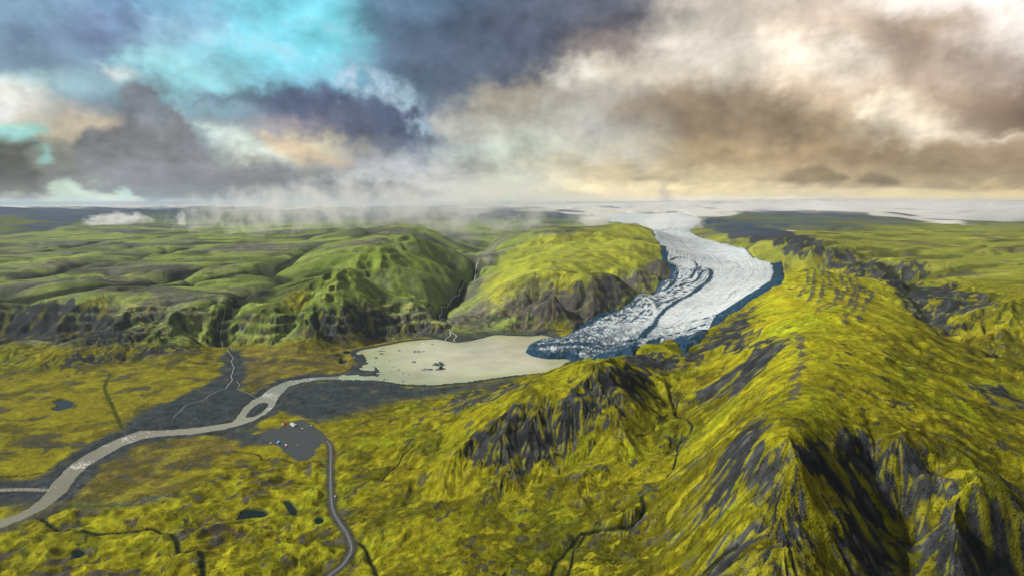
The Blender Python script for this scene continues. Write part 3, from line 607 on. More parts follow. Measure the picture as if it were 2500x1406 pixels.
def water_material(name, colr, rough=.12, wave=.04, scale=.05, spec=.5, foam=0.0, sky_sheen=False):
    m, nt, b = new_mat(name)
    tc = nt.nodes.new('ShaderNodeTexCoord')
    a = noise(nt, .0022, 4, .55, tc.outputs['Object'])
    r = nt.nodes.new('ShaderNodeMixRGB'); r.inputs[1].default_value = (*[c * .80 for c in colr], 1); r.inputs[2].default_value = (*[min(1, c * 1.22) for c in colr], 1)
    cr = nt.nodes.new('ShaderNodeMapRange'); cr.inputs['From Min'].default_value = .35; cr.inputs['From Max'].default_value = .65; nt.links.new(a.outputs[0], cr.inputs[0]); nt.links.new(cr.outputs[0], r.inputs[0])
    if sky_sheen:
        sa = nt.nodes.new('ShaderNodeAttribute'); sa.attribute_name = 'cover'; r3 = nt.nodes.new('ShaderNodeMixRGB'); r3.blend_type = 'MULTIPLY'; r3.inputs[0].default_value = 1; nt.links.new(r.outputs[0], r3.inputs[1]); nt.links.new(sa.outputs['Color'], r3.inputs[2]); r = r3
    if foam:
        fa = noise(nt, .16, 3, .7, tc.outputs['Object']); fb = noise(nt, .012, 2, .5, tc.outputs['Object'])
        ml = nt.nodes.new('ShaderNodeMath'); ml.operation = 'MULTIPLY'; nt.links.new(fa.outputs[0], ml.inputs[0]); nt.links.new(fb.outputs[0], ml.inputs[1])
        fm = nt.nodes.new('ShaderNodeMapRange'); fm.inputs['From Min'].default_value = .345; fm.inputs['From Max'].default_value = .39; fm.inputs['To Max'].default_value = foam; nt.links.new(ml.outputs[0], fm.inputs[0])
        r2 = nt.nodes.new('ShaderNodeMixRGB'); r2.inputs[2].default_value = (.75, .75, .7, 1); nt.links.new(fm.outputs[0], r2.inputs[0]); nt.links.new(r.outputs[0], r2.inputs[1]); r = r2
    nt.links.new(r.outputs[0], b.inputs['Base Color'])
    c = noise(nt, scale, 4, .6, tc.outputs['Object'])
    bp = nt.nodes.new('ShaderNodeBump'); bp.inputs['Strength'].default_value = wave; bp.inputs['Distance'].default_value = 1.0
    nt.links.new(c.outputs[0], bp.inputs['Height']); nt.links.new(bp.outputs[0], b.inputs['Normal'])
    b.inputs['Roughness'].default_value = rough; b.inputs['Specular IOR Level'].default_value = spec; b.inputs['IOR'].default_value = 1.33
    return m
def flat_material(name, colr, rough=.7, var=.25, scale=1.0, metallic=0.0, bump=.2):
    m, nt, b = new_mat(name)
    tc = nt.nodes.new('ShaderNodeTexCoord'); a = noise(nt, scale, 4, .6, tc.outputs['Object'])
    r = nt.nodes.new('ShaderNodeMixRGB'); r.inputs[1].default_value = (*[c * (1 - var) for c in colr], 1); r.inputs[2].default_value = (*[min(1, c * (1 + var)) for c in colr], 1)
    nt.links.new(a.outputs[0], r.inputs[0]); nt.links.new(r.outputs[0], b.inputs['Base Color'])
    b.inputs['Roughness'].default_value = rough; b.inputs['Metallic'].default_value = metallic
    if bump:
        bp = nt.nodes.new('ShaderNodeBump'); bp.inputs['Strength'].default_value = bump; bp.inputs['Distance'].default_value = .05
        nt.links.new(a.outputs[0], bp.inputs['Height']); nt.links.new(bp.outputs[0], b.inputs['Normal'])
    return m

# ------------------------------------------------------------------ meshes from the survey grid
def tag(o, label=None, cat=None, group=None, kind=None):
    if label: o['label'] = label
    if cat: o['category'] = cat
    if group: o['group'] = group
    if kind: o['kind'] = kind
    return o
def vnormals(Zf):
    gx, gy = grad(Zf); n_ = np.stack([-gx, -gy, np.ones_like(gx)], -1); return n_ / np.linalg.norm(n_, axis=-1, keepdims=True)
def sheet(name, x, y, z, mask, mat, colr=None, normals=None, parent=None):
    """faces of a rows x columns lattice where the mask holds, as one mesh"""
    nr, nc = x.shape
    f = (np.arange(nr - 1)[:, None] * nc + np.arange(nc - 1)[None, :])[mask[:nr - 1, :nc - 1]].ravel()
    q = np.stack([f, f + 1, f + nc + 1, f + nc], 1)
    use, inv = np.unique(q, return_inverse=True); q = inv.reshape(-1, 4).astype(np.int32)
    me = bpy.data.meshes.new(name)
    co = np.stack([x.ravel()[use], y.ravel()[use], z.ravel()[use]], 1).astype(np.float32)
    me.vertices.add(len(use)); me.vertices.foreach_set('co', co.ravel())
    me.loops.add(q.size); me.loops.foreach_set('vertex_index', q.ravel())
    me.polygons.add(len(q)); me.polygons.foreach_set('loop_start', np.arange(0, q.size, 4, dtype=np.int32))
    me.update(); me.polygons.foreach_set('use_smooth', np.ones(len(q), bool))
    if colr is not None:
        a = me.color_attributes.new('cover', 'FLOAT_COLOR', 'POINT')
        a.data.foreach_set('color', np.concatenate([colr.reshape(-1, 3)[use], np.ones((len(use), 1))], 1).astype(np.float32).ravel())
    if normals is not None:
        me.normals_split_custom_set_from_vertices(normals.reshape(-1, 3)[use].astype(np.float32).tolist())
    me.materials.append(mat)
    o = bpy.data.objects.new(name, me); col.objects.link(o)
    if parent is not None: o.parent = parent
    return o

# ------------------------------------------------------------------ ground, in its named stretches
VN = None
az_ = np.arctan2(X, Y)
hid = sd_glac > 45
rid = np.zeros(X.shape, np.int32)                       # 0 valley floor
mt = (flat < .5) & (hum < .5)
rid[hum >= .5] = 1
rid[mt & (RR < 2700) & (X > -250)] = 2
rid[mt & ((cliffL > .3) | (plateau > .3) | ((RR >= 2300) & (X <= -250)))] = 3
rid[mt & (RR >= 2700) & (az_ > .22)] = 4
rid[mt & (region("740,700 850,640 930,585 1000,560 1165,655 1100,745 1090,820 880,832 790,835 760,760", 10) > .5)] = 5
rid[mt & (region("1100,832 1110,745 1165,655 1130,600 1250,560 1480,535 1570,540 1640,600 1652,670 1600,708 1500,748 1400,812 1300,820", 10) > .5)] = 6
rid[mt & (rid == 0) & (X <= -250)] = 3
rid[mt & (rid == 0)] = 2
rid[(RR > 9000)] = 7
rid[(RR > 9000) & (snow > .5) & (az_ > 0)] = 8
rid[hid] = 9
for i, nm in enumerate(('valley_floor', 'mossy_lava_field', 'moss_mountain', 'green_plateau', 'eastern_plateau', 'escarpment_hill', 'glacier_side_hill', 'distant_fells', 'ice_cap')):
    k = rid == i
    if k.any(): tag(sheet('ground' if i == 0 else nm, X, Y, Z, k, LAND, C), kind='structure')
# ------------------------------------------------------------------ glacier, on a lattice twice as fine
GCEN = smoothline(world(Z0, "1270,856 1400,846 1500,822 1600,780 1700,722 1775,672 1765,630 1690,596 1630,568 1570,543 1500,532"), 6)
d_c, t_c = line_dist(GCEN, 1500); glen = np.hypot(*(GCEN[1:] - GCEN[:-1]).T).sum()
cross = np.zeros(X.shape, np.float32)
ti = t_c * (len(GCEN) - 1)
gxc, gyc = np.interp(t_c, np.r_[0, np.cumsum(np.hypot(*(GCEN[1:] - GCEN[:-1]).T))] / glen, GCEN[:, 0]), np.interp(t_c, np.r_[0, np.cumsum(np.hypot(*(GCEN[1:] - GCEN[:-1]).T))] / glen, GCEN[:, 1])
_g2 = np.c_[np.interp(np.clip(t_c + .01, 0, 1), np.linspace(0, 1, len(GCEN)), GCEN[:, 0]).ravel(), np.zeros(X.size)]
sgn = np.sign(X - gxc + 1e-3 * 0).astype(np.float32)     # east of the centre line or west of it
lat = (d_c * sgn).astype(np.float32)
rows = np.where((sd_glac > -12).any(1))[0]; cols = np.where((sd_glac > -12).any(0))[0]
r0, r1, c0, c1_ = rows[0], rows[-1], cols[0], cols[-1]
fr = np.arange(r0, r1, .5); fc = np.arange(c0, c1_, .5)
FRr, FCc = np.meshgrid(fr, fc, indexing='ij')
def up(A): return bil(A, FRr, FCc).astype(np.float32)
GX, GY = up(X), up(Y); gsd = up(sd_glac); gs_ = up(t_c) * glen; gl_ = up(lat); GR = np.hypot(GX, GY)
gcell = up(CELL) * .5
ga = fbm(GX, GY, 160, 6, 400, gcell); gb = fbm(GX, GY, 30, 5, 410, gcell, .6)
u_ = gs_ + 26 * ga; l_ = gl_ + 20 * ga
flow = perlin(l_ / 16, u_ / 420, 420) + .8 * perlin(l_ / 7, u_ / 200, 421) + .6 * perlin(l_ / 45, u_ / 800, 422)      # lines along the flow
crev = 1 - np.abs(perlin(u_ / 24 + .25 * ga, l_ / 120, 423)) * 4.5                                                     # cracks across it
crev2 = 1 - np.abs(perlin((u_ + l_ * .7) / 17, (l_ - u_ * .7) / 70, 424)) * 4.5
toe = sstep(1250, 300, gs_); rough_ = np.clip(toe + .7 * sstep(120, 20, gsd) , 0, 1)
crk = np.maximum(np.clip(crev, 0, 1) * (.15 + .85 * rough_), np.clip(crev2, 0, 1) * rough_ * .9)
GZ = up(Z0) + 16 * (1 - np.exp(-np.maximum(gsd, 0) / 22)) - 2 + 5 * ga * rough_ + 2.0 * flow * .8 - 4 * crk * (.25 + rough_) + 5 * gb * rough_
GZ += 7 * sstep(500, 0, gs_) * (gb + .5)
GZ = np.where(gsd < 0, np.minimum(GZ, up(Zg) + gsd * 1.0 - 1), GZ)
# debris carried on the ice
def gline(s, wd, wig=9):
    d, _ = line_dist(smoothline(world(Z0, s), 6), 120); return sstep(wd + 3, wd - 3, up(d) + 16 * gb + 9 * ga + 6 * flow)
db = np.zeros(GX.shape, np.float32); gbn, fln = nrm(gb), nrm(flow)
for s, wd in (("1722,660 1732,662 1735,678 1718,700 1690,722 1650,745 1625,762 1604,787 1590,804 1570,827", 14), ("1638,640 1652,634 1670,634 1692,642 1702,656 1692,676 1664,692 1634,706 1592,720 1535,737", 8), ("1606,803 1628,808 1677,794 1734,780 1775,762", 7),
              ("1606,832 1663,817 1719,797", 5), ("1405,842 1478,851 1520,843 1569,826 1606,803", 9), ("1300,850 1405,846 1478,858 1560,842", 10), ("1500,776 1520,772 1530,777 1515,790 1500,797", 4), ("1604,740 1616,745 1608,752", 5), ("1735,662 1715,668 1700,690 1660,705", 8), ("1690,842 1650,850 1610,836", 6)):
    db = np.maximum(db, gline(s, wd))
wdt = 12 + 85 * up(region("1880,648 1930,650 1925,690 1880,720 1800,775 1760,795 1740,790 1790,745 1860,700 1885,672", 30)) + 34 * up(region("1590,600 1650,590 1665,660 1600,710 1500,750 1400,812 1380,800 1500,730 1620,670", 30)) + 22 * sstep(1100, 100, gs_)
db = np.maximum(db, sstep(wdt + 8, wdt - 5, gsd + 34 * gb + 22 * flow + 14 * ga))
ez = up(region("1500,722 1600,695 1700,655 1738,660 1730,690 1650,745 1560,790 1480,800 1400,830 1420,790", 40))
db = np.maximum(db, ez * sstep(.15, .7, .75 * nrm(flow) + .55 * nrm(gb) + .5 * perlin(u_ / 9, l_ / 5, 430)) * .93)
tz = sstep(700, 250, gs_ + 120 * ga)
db = np.maximum(db, tz * sstep(-.18, .16, gb * .7 + .15 * crk + .45 * flow) * .97)
low = up(region("1300,880 1300,858 1480,852 1600,832 1700,800 1780,762 1790,775 1720,830 1660,856 1500,878", 20))
db = np.maximum(db, low * sstep(.15, .6, gb + .45 * crk) * .8)
db = np.maximum(db, np.clip(crk, 0, 1) ** 1.3 * rough_ * np.clip(.25 + tz + low + .5 * sstep(380, 100, gsd) * sstep(60, -60, gl_), 0, 1) * .9)
west = sstep(430, 120, gsd) * sstep(2600, 1500, gs_) * sstep(60, -60, gl_)
db = np.maximum(db, west * sstep(.1, .7, .75 * fln + .6 * gbn) * .92)
db = np.maximum(db, sstep(.42, .6, .6 * flow + .5 * gb) * .45)
ICE, ICE2, DEB = np.array([.56, .59, .61]), np.array([.33, .42, .47]), np.array([.014, .042, .078])
GCOL = mix(np.broadcast_to(ICE, GX.shape + (3,)), ICE2, np.clip(sstep(-.15, .55, -flow * .7 + .5 * gb) * .7 + .35 * rough_ * .4, 0, 1))
GCOL = mix(GCOL, np.array([.33, .335, .33]), sstep(.0, .5, ga + .5 * flow) * .3)
GCOL = mix(GCOL, np.array([.10, .16, .20]), np.exp(-(perlin(l_ / 26 + .4 * gb, u_ / 900, 433) / .035) ** 2) * sstep(-.1, .4, gb + .3) * .6)
GCOL = mix(GCOL, np.array([.13, .22, .28]), np.clip(crev, 0, 1) * sstep(.2, 0, np.abs(gb)) * .5)
GCOL = mix(GCOL, ICE2 * .75, sstep(.55, .95, np.abs(flow)) * .45)
GCOL = mix(GCOL, DEB, db)
GCOL = mix(GCOL, np.array([.12, .20, .27]), db * sstep(.1, .5, gb + .3 * perlin(GX / 9, GY / 9, 431)) * .35)
ICEM = land_material('glacier_ice', .82, 1.14, .8, .6, .08, .3)
tag(sheet('glacier', GX, GY, GZ, gsd > -9, ICEM, np.clip(GCOL, 0, .95)), kind='structure')
# ------------------------------------------------------------------ water
LAKEM = water_material('meltwater', (.46, .46, .38), .14, .06, .05, .5, sky_sheen=True)
sheen = sstep(-750, 60, X + 150 * c3 + .25 * (Y - 2200)) * sstep(-40, 160, sd_lake + 60 * c1)  # paler middle is sky reflection painted into the water colour, rim stays greener
LKC = mix(np.broadcast_to(np.array([.74, .80, .56]), C.shape), np.array([1.08, 1.06, .98]), sheen) * (1 + .05 * N2 * .5)[..., None]
RIVM = water_material('river_water', (.20, .19, .14), .25, .5, .11, .4, .8)
PONDM = water_material('pond_water', (.004, .012, .009), .12, .02, .08, .12)
lk = (sd_lake > -14)
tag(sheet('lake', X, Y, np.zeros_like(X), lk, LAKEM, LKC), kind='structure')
tag(sheet('river', X, Y, WZ - .05, (sd_riv > -10) & (sd_lake < 6) & (RR < 2600), RIVM), kind='structure')
for i, q in enumerate(PONDS):
    o = sheet('pond', X, Y, np.full_like(X, pond_z[i]), (pond_id == i) & (sd_pond > -5), PONDM); tag(o, kind='structure')
def ribbon(name, p, width, mat, lift, Zf=None, zs=None, kind='structure', thick=0):
    d = np.gradient(p, axis=0); d /= np.linalg.norm(d, axis=1, keepdims=True) + 1e-9; nrm = np.c_[-d[:, 1], d[:, 0]]
    wd = np.broadcast_to(width, len(p)); rows_ = []
    ks = (-.5, -.17, .17, .5)
    for k in ks: rows_.append(p + nrm * (wd * k)[:, None])
    A_ = np.stack(rows_, 1)
    if zs is None: zz = hgt(Zf, A_[..., 0], A_[..., 1]) + lift
    else: zz = np.broadcast_to(zs[:, None], A_.shape[:2]) + lift
    o = sheet(name, A_[..., 0], A_[..., 1], zz, np.ones(A_.shape[:2], bool), mat); tag(o, kind=kind); return o
STRM = water_material('beck_water', (.32, .34, .33), .3, .3, .3, .4)
for s, wd in (("1166,640 1163,650 1161,668 1127,704 1121,720 1102,738 1082,750 1078,760 1074,772 1085,780 1095,786 1107,796 1101,810 1112,821 1110,834", 5), ("1101,810 1094,822 1085,832", 4), ("552,755 543,780 539,800 537,822 545,840 568,849 578,856", 1.6), ("560,852 566,880 572,905 565,930 545,950", 2), ("1160,823 1180,826", 3),
              ("540,950 500,975 450,990 420,1020", 1.2), ("575,930 590,955 625,972", 1.2)):
    p = smoothline(world(Z, s), 14); p = p + np.c_[perlin(p[:, 0] / 80, p[:, 1] / 80, 7), perlin(p[:, 0] / 80, p[:, 1] / 80, 8)] * 16
    ribbon('stream', p, wd, STRM, 1.6, Z)
GRITM = flat_material('car_park_gravel', (.026, .034, .041), .9, .3, .05)
tag(sheet('car_park', X, Y, np.full_like(X, park_z + .12), sd_park > -4, GRITM), kind='structure')
ASPH = flat_material('asphalt', (.050, .058, .066), .8, .2, .2); PAINT = flat_material('road_paint', (.62, .64, .66), .6, .1)
rs = RZ * 0 ; rzz = np.interp(np.linspace(0, 1, len(ROAD)), np.linspace(0, 1, len(rz)), rz)
ribbon('road', ROAD, 7.6, ASPH, .55, zs=rzz)
ribbon('road_marking', ROAD, .28, PAINT, .60, zs=rzz)
print('sheets', time.time() - T0)

# ------------------------------------------------------------------ sky
SKYC = """
126,155,180 115,144,180 120,172,209 104,236,255 120,178,220 93,109,129 115,113,117 199,189,178 215,199,183 252,241,231 255,249,243
120,144,169 109,126,158 131,172,209 109,247,255 109,149,186 85,97,118 110,105,110 194,186,173 225,204,183 199,178,157 252,241,233
131,155,175 120,144,169 153,213,225 115,242,255 104,132,163 82,92,110 147,136,131 210,201,189 252,236,215 173,152,136 236,225,215
186,218,220 142,172,186 164,236,242 126,190,214 104,132,158 87,94,107 204,194,178 204,194,178 236,215,189 199,180,162 189,173,162
252,255,250 120,140,152 153,190,203 93,103,129 115,144,163 164,155,141 183,178,168 157,141,120 204,183,157 225,204,178 136,117,102
219,218,197 208,195,169 126,144,152 164,155,158 98,115,141 180,178,163 189,186,178 141,123,99 173,152,120 241,225,199 115,99,84
147,155,141 137,136,129 137,147,149 224,216,186 118,129,146 208,218,203 199,194,178 178,157,120 194,168,131 173,152,120 157,136,110
115,121,110 137,140,137 129,136,135 164,167,163 180,184,189 197,201,186 215,199,162 204,186,147 189,168,131 183,162,126 157,138,110
208,209,186 235,245,220 166,175,169 186,190,192 197,201,203 219,218,192 252,231,183 246,225,173 236,215,173 231,210,162 246,215,147
235,230,203 246,242,214 219,218,203 224,228,214 219,221,212 235,230,203 252,233,194 249,231,189 243,222,183 246,222,173 252,225,157
"""
SK = np.array([[lin(*map(float, t.split(','))) for t in r.split()] for r in SKYC.strip().splitlines()])
SKV = np.array([0, 60, 120, 180, 240, 300, 360, 420, 480, 520.])
def axis(parts):
    return np.concatenate([np.linspace(a, b, n_, endpoint=False) for a, b, n_ in parts])
daz = np.r_[axis([(-180, -52, 60), (-52, 52, 660), (52, 180, 60)]), 180.0]; delv = np.r_[axis([(-6, -1, 5), (-1, 20, 200), (20, 90, 40)]), 90.0]
DA, DE = np.meshgrid(daz, delv)
vx, vy, vz = np.sin(R(1) * DA) * np.cos(R(1) * DE), np.cos(R(1) * DA) * np.cos(R(1) * DE), np.sin(R(1) * DE)
fwd = vy * CP - vz * SP; upv = vy * SP + vz * CP
ok = fwd > .25
SU = np.where(ok, 1250 + FOC * vx / np.maximum(fwd, .25), 0); SV = np.where(ok, 703 - FOC * upv / np.maximum(fwd, .25), 0)
# cloud texture in bearing and height, flattened towards the horizon
ex = DA * 26.0; ey = DE * 26.0 * (1 + 1.6 * np.exp(-DE / 4))
def sn(wl, o, s, sx=1.0, g=.55, rd=False, shear=0.0): return fbm(ex / sx + shear * ey, ey, wl, o, s, None, g, rd)
wa = sn(420, 5, 500, 1.6); wb = sn(420, 5, 510, 1.6); wc = sn(110, 6, 520, 1.8, .6); wd_ = sn(110, 6, 530, 1.8, .6); we = sn(50, 5, 540, 1.3, .62)
PU = SU + 75 * wa + 60 * wc + 55 * we; PV = SV + 45 * wb + 32 * wd_ + 36 * fbm(ex / 1.2, ey, 46, 5, 550, None, .62)
uu = np.clip(PU / 250, 0, 9.999); vi = np.clip(np.interp(PV, SKV, np.arange(10.)), 0, 8.999)
u0 = np.floor(uu).astype(int); v0 = np.floor(vi).astype(int); fu = (uu - u0)[..., None]; fv = (vi - v0)[..., None]; fu = fu * fu * (3 - 2 * fu); fv = fv * fv * (3 - 2 * fv)
base = (SK[v0, u0] * (1 - fu) + SK[v0, u0 + 1] * fu) * (1 - fv) + (SK[v0 + 1, u0] * (1 - fu) + SK[v0 + 1, u0 + 1] * fu) * fv
gen = lin(150, 150, 155) * (1 - .5 * np.sin(R(1) * DA) * 0)[..., None] if False else np.where((DA < 0)[..., None], lin(150, 155, 165), lin(178, 168, 155))
sideb = sstep(44, 62, np.abs(DA)) ; topb = sstep(19, 30, DE)
gb_ = np.clip(1 - (1 - sideb) * (1 - topb), 0, 1)[..., None]
gcol = (lin(158, 160, 166) * (1 - sstep(-180, 180, 0 * DA))[..., None])
gcol = lin(104, 112, 126) * (1 - sstep(-60, 60, DA))[..., None] + lin(138, 128, 116) * sstep(-60, 60, DA)[..., None]
back = sstep(110, 180, np.abs(DA))[..., None]; gcol = gcol * (1 - back) + lin(120, 120, 124) * back
gcol = gcol * (1 + .5 * wa + .4 * wc)[..., None]
sky = base * (1 - gb_) + gcol * gb_
def stroke(s, colr, soft, op=1.0, w1=18, w2=30, tex=0.0):
    global sky
    p = smoothline(np.vstack([pts(s), pts(s)[:1]]), 4)[:-1]
    m = (SV > p[:, 1].min() - 200) & (SV < p[:, 1].max() + 200) & (SU > p[:, 0].min() - 300) & (SU < p[:, 0].max() + 300) & ok
    x = SU[m] + w2 * wc[m] + 1.9 * w1 * we[m] + .6 * w2 * wa[m]; y = SV[m] + .75 * (w2 * wd_[m] + 1.9 * w1 * sgn2[m])
    q = np.vstack([p, p[:1]]); D = np.full(x.shape, 1e9); ins = np.zeros(x.shape, bool)
    for i in range(len(q) - 1):
        (x1, y1), (x2, y2) = q[i], q[i + 1]; bx, by = x2 - x1, y2 - y1
        t = np.clip(((x - x1) * bx + (y - y1) * by) / (bx * bx + by * by + 1e-9), 0, 1); D = np.minimum(D, np.hypot(x - x1 - bx * t, y - y1 - by * t))
        if y1 != y2: ins ^= ((y1 > y) != (y2 > y)) & (x < (x2 - x1) * (y - y1) / (y2 - y1) + x1)
    a = sstep(-soft, soft, np.where(ins, D, -D)) * op * (1 - sideb[m])
    if tex: a = a * np.clip(1 + tex * (we[m] * 2 + wd_[m]), 0, 1.15)
    sky[m] = sky[m] * (1 - np.clip(a, 0, 1))[:, None] + lin(*colr)[None, :] * (1 + .25 * wc[m] + .18 * we[m])[:, None] * np.clip(a, 0, 1)[:, None]
sgn2 = sn(46, 5, 550, 1.2, .62)
stroke("560,-60 850,-60 830,30 790,90 770,140 690,170 600,175 540,150 500,120 570,70 590,20", (104, 206, 226), 55, .62, 40, 80, .8)
stroke("250,140 330,150 420,175 520,190 560,185 500,160 400,130 300,125", (170, 232, 236), 26, .75, 20, 40, .6)
stroke("240,150 300,160 340,180 290,185 250,170", (215, 225, 220), 18, .7, 15, 30, .5)
stroke("0,190 60,200 110,225 90,250 0,255 -900,240", (240, 238, 228), 30, .8, 20, 40)
stroke("60,260 240,262 300,290 280,320 190,330 60,300", (212, 195, 170), 30, .5, 20, 40, .4)
stroke("-900,290 30,300 80,340 130,385 100,385 30,345 -900,320", (172, 236, 226), 16, .9, 12, 22)
stroke("560,215 700,215 860,225 1000,250 1060,310 980,350 860,345 740,300 600,260 470,245", (90, 100, 125), 42, .85, 32, 50)
stroke("860,-60 1250,-60 1640,-60 1560,40 1420,70 1300,150 1180,190 1080,260 1000,230 930,130 840,60", (88, 96, 114), 50, .75, 20, 60)
stroke("480,300 560,300 640,350 700,385 620,380 540,350", (212, 226, 216), 22, .75, 16, 30, .3)
stroke("640,330 720,335 800,372 860,395 840,408 740,395 690,370", (214, 188, 155), 18, .6, 14, 24, .3)
stroke("1060,300 1150,285 1250,300 1290,320 1180,345 1080,330", (205, 203, 192), 26, .6, 16, 30)
stroke("1330,180 1420,150 1480,180 1440,205 1350,200", (232, 228, 215), 26, .6, 20, 40, .4)
stroke("1880,90 1990,60 2130,90 2170,160 2080,190 1960,160", (250, 238, 220), 40, .7, 25, 50, .3)
stroke("2100,250 2200,215 2290,290 2450,335 3300,350 3300,362 2350,330 2200,310 2120,290", (252, 238, 212), 22, .75, 20, 40, .2)
stroke("2200,100 2320,130 2330,210 2230,230 2180,170 2100,60 2150,40", (160, 142, 126), 40, .55, 25, 50)
stroke("2280,215 2400,225 3300,210 3400,340 2420,320 2330,285", (128, 108, 92), 40, .75, 20, 50)
stroke("1560,225 1700,195 1850,200 1980,250 2020,290 1900,330 1700,330 1620,300 1500,280", (138, 120, 98), 45, .65, 22, 50)
stroke("180,350 210,325 290,300 300,220 340,200 400,245 470,315 540,395 640,410 740,422 860,440 1000,440 1060,470 1000,500 780,500 500,492 330,475 250,430 190,425 205,385", (128, 130, 134), 12, .95, 22, 26)
stroke("300,200 380,190 420,250 400,300 310,290 290,240", (126, 134, 144), 30, .7, 20, 30)
stroke("-900,330 20,335 60,370 100,420 108,465 60,478 -900,482", (98, 96, 88), 18, .9, 12, 28)
stroke("120,445 170,430 215,455 230,480 170,490 125,478", (218, 238, 218), 10, .7, 12, 20)
stroke("285,455 315,450 325,470 295,482", (205, 240, 225), 8, .7, 10, 14)
stroke("800,190 850,165 900,175 960,190 1010,230 1050,290 1060,330 1010,300 960,240 900,210 850,215 820,240", (165, 188, 205), 20, .8, 34, 34, 1.5)
stroke("1640,395 1640,420 1660,440 1580,440 1540,432 1590,418", (160, 146, 118), 9, .5, 8, 16)
stroke("1900,435 1960,408 2010,402 2070,432 2030,446 1930,446", (138, 120, 92), 10, .8, 8, 16)
stroke("2090,440 2120,422 2160,425 2200,445 2150,450", (136, 118, 92), 8, .8, 8, 14)
stroke("2000,378 2200,370 2400,385 3400,400 3400,440 2400,425 2200,405 2050,400", (150, 130, 102), 22, .6, 16, 34)
stroke("1280,460 1500,452 1620,456 1500,464 1300,470", (245, 228, 185), 7, .7, 6, 14)
stroke("1520,484 1700,478 1900,480 2000,486 1900,492 1700,492 1560,492", (255, 240, 200), 6, .85, 6, 10)
stroke("2180,492 2300,485 2420,490 2470,500 2430,520 2320,518 2250,505", (255, 226, 160), 10, .9, 8, 12)
stroke("2330,496 2390,492 2420,500 2380,508 2340,504", (255, 244, 190), 5, 1, 5, 8)
stroke("2050,474 2250,466 2420,462 2700,466 3300,470 3300,486 2450,486 2250,482 2100,482", (250, 226, 165), 8, .8, 7, 10)
stroke("1900,463 2100,458 2300,460 2200,466 2000,468", (246, 226, 180), 6, .6, 6, 10)
stroke("380,497 640,500 700,504 640,510 400,508", (238, 236, 210), 6, .8, 6, 8)
stroke("1060,480 1200,474 1230,482 1100,492", (240, 225, 185), 6, .6, 6, 12)
stroke("1640,500 1640,465 1625,440 1608,470 1615,500", (165, 158, 145), 12, .5, 14, 20)
rx_ = sn(260, 7, 560, 2.2, .62, shear=.25); dw = fbm((ex + 90 * wb + 60 * rx_) / 2.0, ey + 50 * wa + 40 * wd_, 150, 7, 570, None, .62)
rg = fbm((ex + 70 * rx_) / 2.4, ey + 45 * dw, 90, 6, 580, None, .6, True)
lum = sky @ np.array([.21, .72, .07]); satb = sstep(.15, .5, sky[..., 2] - sky[..., 0])
sky = sky * (1 - satb * sstep(.0, .35, rx_ + .5 * dw) * .8)[..., None] + lin(165, 190, 204) * (satb * sstep(.0, .35, rx_ + .5 * dw) * .8)[..., None]
sky = sky * (1 - .45 * satb)[..., None] + (lin(146, 200, 216) * .45) * satb[..., None]
amp_ = .62 * sstep(0, 3, DE) + .15
SKIP = 0
sky = np.clip(sky * (1 + amp_ * (.85 * dw + .40 * rx_ + .40 * rg + .35 * we + .25 * wc))[..., None], .015, 1.5)
hole = np.degrees(np.arccos(np.clip(vx * _d[0] + vy * _d[1] + vz * _d[2], -1, 1)))
alpha = sstep(6, 12, hole + 3 * wa) * (1 - .6 * gb_[..., 0] * sstep(.25, .6, wa + wc * .5))
SKR = 320000.0
me_o = sheet('sky', (vx * SKR), (vy * SKR), (vz * SKR), np.ones(DA.shape, bool), new_mat('cloudy_sky')[0], (sky / 2 ** sc.view_settings.exposure).astype(np.float32))
a = me_o.data.attributes.new('thickness', 'FLOAT', 'POINT')
a.data.foreach_set('value', alpha.astype(np.float32).ravel()) if len(me_o.data.vertices) == alpha.size else None
mm_ = me_o.data.materials[0]; nt = mm_.node_tree; nt.nodes.clear()
ou = nt.nodes.new('ShaderNodeOutputMaterial'); em = nt.nodes.new('ShaderNodeEmission'); tr = nt.nodes.new('ShaderNodeBsdfTransparent'); mx = nt.nodes.new('ShaderNodeMixShader')
at = nt.nodes.new('ShaderNodeAttribute'); at.attribute_name = 'cover'; a2 = nt.nodes.new('ShaderNodeAttribute'); a2.attribute_name = 'thickness'
nt.links.new(at.outputs['Color'], em.inputs['Color']); nt.links.new(a2.outputs['Fac'], mx.inputs[0]); nt.links.new(tr.outputs[0], mx.inputs[1]); nt.links.new(em.outputs[0], mx.inputs[2]); nt.links.new(mx.outputs[0], ou.inputs[0])
mm_.cycles.emission_sampling = 'NONE'
tag(me_o, kind='structure')
print('sky', time.time() - T0)

